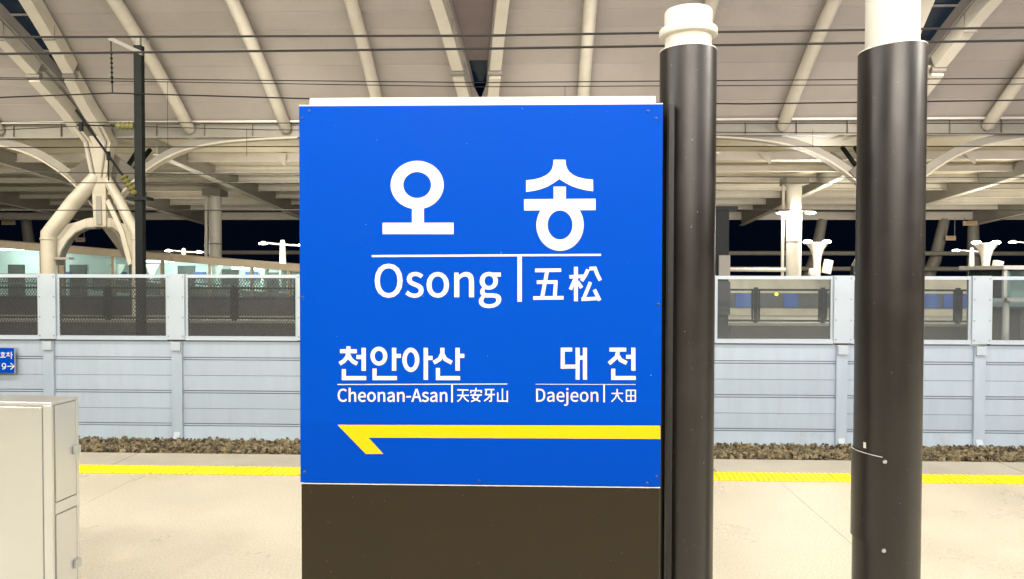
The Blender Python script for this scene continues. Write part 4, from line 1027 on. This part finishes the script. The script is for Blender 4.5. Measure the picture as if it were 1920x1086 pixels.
def glyph_mesh(name, loops, m, offset):
    c = bpy.data.curves.new(name, 'CURVE')
    c.dimensions = '2D'
    c.fill_mode = 'FRONT'
    c.offset = offset
    for l in loops:
        s = c.splines.new('POLY')
        s.points.add(len(l) - 1)
        for p, (a, b) in zip(s.points, l):
            p.co = (a / 1e4, b / 1e4, 0, 1)
        s.use_cyclic_u = True
    o = bpy.data.objects.new(name, c)
    col.objects.link(o)
    bpy.context.view_layer.update()
    me = bpy.data.meshes.new_from_object(o.evaluated_get(bpy.context.evaluated_depsgraph_get()))
    bpy.data.objects.remove(o)
    me.transform(Matrix.Rotation(R(90), 4, 'X'))
    me.materials.clear()
    me.materials.append(m)
    me.name = name
    return me


g = empty('carriage_sign', (-8.8, 11.6, 0.2), 'small blue carriage number sign on the barrier at the left edge', 'sign')
MB().box(-0.62, 0.452, 0.0, 0.02, -0.2, 0.2).build('sign_plate', M['blue'], g, bevel=0.004)
MB().box(-0.63, 0.462, 0.012, 0.03, -0.21, 0.21).build('plate_rim', M['aluminium'], g)
MB().box(-0.4, 0.3, 0.03, 0.1, -0.05, 0.05).build('mounting_rail', M['aluminium'], g)
for nice, items in (('hangul_lettering', LET['S']['carriage_word'][:5]), ('hangul_lettering', LET['S']['carriage_word'][5:]),
                    ('number_lettering', LET['S']['carriage_number']), ('arrow_symbol', LET['S']['carriage_arrow'])):
    flat_items(items, -0.002, 0.0004).build(nice, M['letter'], g)

# ================================================================== STATION NAME SIGN
SX, SZ = -0.157, 1.54
sign = empty('station_sign', (SX, 2.0, 0), 'large blue station name sign with white lettering and yellow arrow', 'sign')
MB().box(-0.487, 0.487, 0.0, 0.004, 1.031, 2.05).build('sign_plate', M['blue'], sign, bevel=0.001)
MB().box(-0.4865, 0.4865, -0.0006, 0.0, 1.032, 1.197).build('overlay_film', M['blue2'], sign)
MB().box(-0.487, 0.487, -0.0008, 0.004, 1.0275, 1.0295).box(-0.487, 0.487, 0.0003, 0.0045, 2.0505, 2.0535).build('plate_edge', M['white_trim'], sign)
MB().box(-0.485, 0.485, 0.002, 0.006, 0.0, 1.027).build('lower_panel', M['brown'], sign, bevel=0.001)
MB().box(-0.48, 0.48, 0.007, 0.11, 0.0, 2.047).build('casing', M['black'], sign)
MB().box(-0.462, 0.470, 0.012, 0.10, 2.056, 2.075).build('top_trim', M['white_trim'], sign, bevel=0.002)
MB().box(-0.455, 0.465, 0.016, 0.10, 2.047, 2.056).build('top_gasket', M['frame_brown'], sign)
NAMES = {'station_name_first_syllable': 'hangul_lettering', 'station_name_second_syllable': 'hangul_lettering', 'rule_line_main': 'rule_line', 'divider_main': 'divider_line',
         'hanja_main': 'hanja_lettering', 'hangul_next_stop': 'hangul_lettering', 'rule_line_next_stop': 'rule_line', 'divider_next_stop': 'divider_line',
         'hanja_next_stop': 'hanja_lettering', 'hangul_terminus': 'hangul_lettering', 'rule_line_terminus': 'rule_line', 'divider_terminus': 'divider_line', 'hanja_terminus': 'hanja_lettering'}
SPLIT = {'hanja_main': (5, 14), 'hangul_next_stop': (7, 11, 14, 19), 'hanja_next_stop': (4, 9, 13, 16), 'hangul_terminus': (4, 10), 'hanja_terminus': (3, 7)}
for nm, nice in NAMES.items():                       # one part for each character
    items, a = LET['S'][nm], 0
    for e in SPLIT.get(nm, (len(items),)):
        flat_items(items[a:e], -0.0006, 0.00004).build(nice, M['letter'], sign, loc=(0, 0, SZ))
        a = e
flat_items(LET['S']['direction_arrow'], -0.0014, 0).build('direction_arrow', M['yellow'], sign, loc=(0, 0, SZ))
for nm, off in (('latin_main', 0.0014), ('latin_next_stop', 0.0006), ('latin_terminus', 0.0003)):
    place('latin_lettering', glyph_mesh('latin_lettering', LET['G'][nm], M['letter'], off), sign, (0, -0.0007, SZ))
screw = MB().lathe([(0.0045, 0), (0.0042, 0.0015), (0.0025, 0.0028), (0.0008, 0.003)], 12)
screw.v = [(x, -z, y) for x, y, z in screw.v]
screw = screw.mesh('screw', M['screw'], True)
for sx, sz in ((-0.46, 2.037), (-0.479, 2.017), (0.448, 2.032), (0.470, 2.013), (-0.478, 1.535), (0.478, 1.52), (0.452, 1.04), (0.476, 1.058), (0.0, 1.041), (-0.475, 1.06)):
    place('screw', screw, sign, (sx, 0.0, sz), rot=(0, random.uniform(0, 6), 0))

# ------------------------------------------------------------------ brown poles
def sleeve(r, z1, tilt=0.0, n=48):
    v, f = [], []
    lv = [(r, 0.0, 0), (r, z1, 1), (r - 0.004, z1 + 0.0015, 1), (r - 0.008, z1, 1)]
    for (rr, z, top) in lv:
        for k in range(n):
            a = 2 * math.pi * k / n
            v.append((rr * math.cos(a), rr * math.sin(a), z + (tilt * rr * math.cos(a) if top else 0)))
    for i in range(len(lv) - 1):
        for k in range(n):
            f.append((i * n + k, i * n + (k + 1) % n, (i + 1) * n + (k + 1) % n, (i + 1) * n + k))
    return MB().add(v, f)


p1 = empty('short_pole', (0.419, 2.12, 0), 'short dark brown pole with cream cap beside the sign', 'pole')
sleeve(0.078, 2.222).build('sleeve', M['pole'], p1, smooth=True)
MB().lathe([(0.064, 2.1), (0.064, 2.262), (0.078, 2.264), (0.080, 2.267), (0.080, 2.281), (0.078, 2.284), (0.0655, 2.286), (0.0655, 2.331), (0.063, 2.335), (0.02, 2.336)], 48).build('cap', M['white_pipe'], p1, smooth=True)
MB().box(-0.066, -0.052, -0.085, -0.05, 0.0, 2.06).build('mounting_strip', M['black'], p1)
rim = MB().tube([(0.0765 * math.cos(2 * math.pi * k / 40), 0.0765 * math.sin(2 * math.pi * k / 40), 2.2225) for k in range(41)], 0.0022, 6, caps=False)
rim.build('sleeve_rim', M['white_trim'], p1, smooth=True)

p2 = empty('tall_pole', (0.981, 2.12, 0), 'tall dark brown sleeved pole with white pipe on top at right', 'pole')
sleeve(0.087, 2.222, 0.06).build('sleeve', M['pole'], p2, smooth=True)
MB().lathe([(0.069, 2.0), (0.069, 6.0), (0.066, 6.01), (0.02, 6.02)], 48).build('pipe', M['white_pipe'], p2, smooth=True)
rim = MB().tube([(0.0855 * math.cos(2 * math.pi * k / 40), 0.0855 * math.sin(2 * math.pi * k / 40), 2.2225 + 0.06 * 0.0855 * math.cos(2 * math.pi * k / 40)) for k in range(41)], 0.0022, 6, caps=False)
rim.build('sleeve_rim', M['white_trim'], p2, smooth=True)
# curved access cover on its left flank, with two screws and a small label above
cv = MB()
n = 20
a0, a1 = math.radians(238), math.radians(135)
prof = [(a0 + (a1 - a0) * k / n) for k in range(n + 1)]
vs = []
for (rr) in (0.0875, 0.0915):
    for z, sl in ((0.86, 1), (1.105, 1)):
        for a in prof:
            r2 = rr if rr < 0.09 else 0.0876 + 0.0039 * min(1.0, (a0 - a) / 0.7)      # dies into the sleeve towards the front
            vs.append((r2 * math.cos(a), r2 * math.sin(a), z + 0.12 * (rr * -math.cos(a) - 0.05)))
m1 = n + 1
fs = []
for k in range(n):
    fs.append((2 * m1 + k, 2 * m1 + k + 1, 3 * m1 + k + 1, 3 * m1 + k))
    fs.append((m1 + k, 3 * m1 + k, 3 * m1 + k + 1, m1 + k + 1))
    fs.append((k, k + 1, 2 * m1 + k + 1, 2 * m1 + k))
fs += [(0, 2 * m1, 3 * m1, m1), (n, m1 + n, 3 * m1 + n, 2 * m1 + n)]
cv.add(vs, fs)
cvo = cv.build('access_cover', M['pole'], p2, smooth=True)
edge = [((0.0875 + 0.0038 * min(1.0, (a0 - a) / 0.7)) * math.cos(a), (0.0875 + 0.0038 * min(1.0, (a0 - a) / 0.7)) * math.sin(a), 1.1058 + 0.12 * (0.0912 * -math.cos(a) - 0.05)) for a in prof]
MB().tube(edge, 0.0009, 6).build('cover_edge', M['white_trim'], cvo, smooth=True)
for z in (1.094, 0.852):
    a = math.radians(242)
    q = Vector((0.088 * math.cos(a), 0.088 * math.sin(a), z))
    MB().tube([q, q + Vector((math.cos(a), math.sin(a), 0)) * 0.005], [0.006, 0.004], 12).build('cover_screw', M['aluminium'], p2, smooth=True)
a = math.radians(206)
lab = MB()
vs = []
for da in (-0.05, 0.05):
    for z in (1.122, 1.138):
        vs.append((0.0878 * math.cos(a + da), 0.0878 * math.sin(a + da), z))
lab.add(vs, [(0, 1, 3, 2)])
lab.build('small_label', M['letter'], p2)

# ------------------------------------------------------------------ stainless cabinet (left)
cab = empty('steel_cabinet', (-2.135, 3.2, 0), 'brushed stainless steel cabinet with side doors at the lower left', 'cabinet', rz=R(-4))
ST, S2 = M['stainless'], M['stainless2']
DP, WT, HT = 0.165, 0.80, 1.03
MB().box(-WT, -0.002, 0.002, DP, 0.03, HT - 0.012).build('body', ST, cab)
MB().box(-WT - 0.005, 0.004, -0.004, DP + 0.005, HT - 0.012, HT).build('lid', M['stainless2'], cab, bevel=0.002)
MB().box(-WT + 0.03, -0.045, -0.004, 0.002, 0.06, HT - 0.022).build('front_panel', ST, cab, bevel=0.002)
MB().box(-0.038, 0.001, -0.003, 0.012, 0.03, HT - 0.013).build('corner_strip', S2, cab, bevel=0.002)
MB().box(-WT, 0.0, 0.0, DP, 0.0, 0.03).build('plinth', M['shadow_gap'], cab)
MB().box(-0.002, 0.0005, 0.014, DP - 0.002, 0.03, HT - 0.013).build('door_gap', M['shadow_gap'], cab)
for (z0, z1) in ((0.585, HT - 0.018), (0.05, 0.525)):
    dr = MB().box(0.0005, 0.006, 0.018, DP - 0.018, z0, z1).build('door', S2, cab, bevel=0.002)
    zl = z0 + 0.205 if z0 > 0.5 else 0.265
    MB().box(0.006, 0.020, DP - 0.045, DP - 0.002, zl - 0.02, zl + 0.02).build('latch', M['aluminium'], dr, bevel=0.004)
MB().box(0.0005, 0.005, 0.014, DP - 0.003, 0.530, 0.580).build('door_rail', S2, cab, bevel=0.001)
MB().box(0.0, 0.007, DP - 0.016, DP, 0.03, HT - 0.013).build('hinge_strip', S2, cab, bevel=0.002)

# ================================================================== ADDED LAMPS OUT OF VIEW
ORD = ['first', 'second', 'third', 'fourth', 'fifth', 'sixth', 'seventh', 'eighth', 'ninth']
lamp_post(4.3, 2.7, 3.1, 'trumpet', 'added unseen trumpet lamp post beyond the right picture edge', power=ADDED_POST_W * 1.15, group='added lamp posts of the near platform')  # both posts added out of view, for streaks on the brown poles
lamp_post(-7.4, 2.2, 3.3, 'trumpet', 'added unseen trumpet lamp post beyond the left picture edge', power=ADDED_POST_W * 0.8, group='added lamp posts of the near platform')
for k in range(-4, 5):  # added row, put in to light the floor, sign and barrier
    x = 0.9 + 5.6 * k
    y, z = -4.0, 7.7
    g = empty('added_floodlight', (x, y, z), '%s added unseen flood lamp from left, back of near platform' % ORD[k + 4], 'added_floodlight', 'added floodlights over the near platform')
    MB().lathe([(0.10, 0.30), (0.14, 0.12), (0.42, 0.02), (0.42, 0.0)], 18).build('housing', M['steel_grey'], g, smooth=True)
    MB().lathe([(0.40, -0.002), (0.38, -0.012)], 18).build('lens', M['lamp'], g)
    MB().tube([(0, 0, 0.3), (0, 0, zr(y) + DZ - z)], 0.03, 8).build('hanger', M['steel_grey'], g)
    warm = (1.0, 0.965, 0.90) if k < 1 else (1.0, 0.97, 0.93)
    add_light('added_flood_light', g, (0, 0, -0.03), ADDED_FLOOD_W * (1.25 if k >= 1 else 0.95), warm, 0.9, aim=(0, 0.45, -1))
for k in range(-3, 4):  # added posts, put in to wash the roof lining with light
    x = 1.0 + 7.0 * k
    g = empty('added_uplight_post', (x, -5.5, 0), '%s added unseen roof washing uplight post from left behind viewer' % ORD[k + 3], 'lamp', 'added uplight posts behind the viewer')
    MB().lathe([(0.11, 0), (0.10, 3.2), (0.16, 3.5), (0.30, 3.75), (0.28, 3.77)], 18).build('post', M['white_pipe'], g, smooth=True)
    MB().lathe([(0.26, 3.772), (0.20, 3.80)], 18).build('lens', M['lamp'], g)
    c_ = (1.0, 0.89, 0.74) if k < 0 else ((1.0, 0.89, 0.78) if k == 0 else (1.0, 0.88, 0.90))
    MB().prism([(-3.4, -0.16, 3.84), (-3.4, 0.0, 3.70), (-3.4, 0.16, 3.74), (-3.4, 0.16, 3.77), (-3.4, 0.0, 3.73), (-3.4, -0.13, 3.84)], (6.8, 0, 0)).build('light_trough', M['white_pipe'], g)
    lo = add_light('added_roof_wash_light', g, (0, 0.02, 3.88), ADDED_UPLIGHT_W, c_, 0.6, aim=(0, 1, 0.26), spread=84)
    lo.data.shape = 'RECTANGLE'
    lo.data.size, lo.data.size_y = 6.7, 0.25
for k in range(-3, 4):  # added second row, put in to brighten the floor and ballast
    x = -0.4 + 6.4 * k
    y, z = 4.2, 10.6
    g = empty('added_floodlight', (x, y, z), '%s added unseen flood lamp from left, above near platform edge' % ORD[k + 3], 'added_floodlight', 'added floodlights above the near platform edge')
    MB().lathe([(0.10, 0.30), (0.14, 0.12), (0.42, 0.02), (0.42, 0.0)], 18).build('housing', M['steel_grey'], g, smooth=True)
    MB().lathe([(0.40, -0.002), (0.38, -0.012)], 18).build('lens', M['lamp'], g)
    MB().tube([(0, 0, 0.3), (0, 0, zr(y) + DZ - z)], 0.03, 8).build('hanger', M['steel_grey'], g)
    add_light('added_flood_light', g, (0, 0, -0.03), ADDED_EDGE_FLOOD_W, (1.0, 0.96, 0.89), 0.9, aim=(0, 0.0, -1))
# added unseen floodlights over the opposite platform, under the far half of the vault
for k in range(-2, 3):
    x = 1.5 + 10.0 * k
    y, z = 19.5, 9.7
    g = empty('added_floodlight', (x, y, z), '%s added unseen flood lamp from left, over opposite platform' % ORD[k + 2], 'added_floodlight', 'added floodlights over the opposite platform')
    MB().lathe([(0.10, 0.30), (0.14, 0.12), (0.42, 0.02), (0.42, 0.0)], 18).build('housing', M['steel_grey'], g, smooth=True)
    MB().lathe([(0.40, -0.002), (0.38, -0.012)], 18).build('lens', M['lamp'], g)
    MB().tube([(0, 0, 0.3), (0, 0, zr(y) + DZ - z)], 0.03, 8).build('hanger', M['steel_grey'], g)
    add_light('added_flood_light', g, (0, 0, -0.03), 1150, (1, 0.92, 0.77), 0.8, aim=(0, 0.4, -1), spread=112)
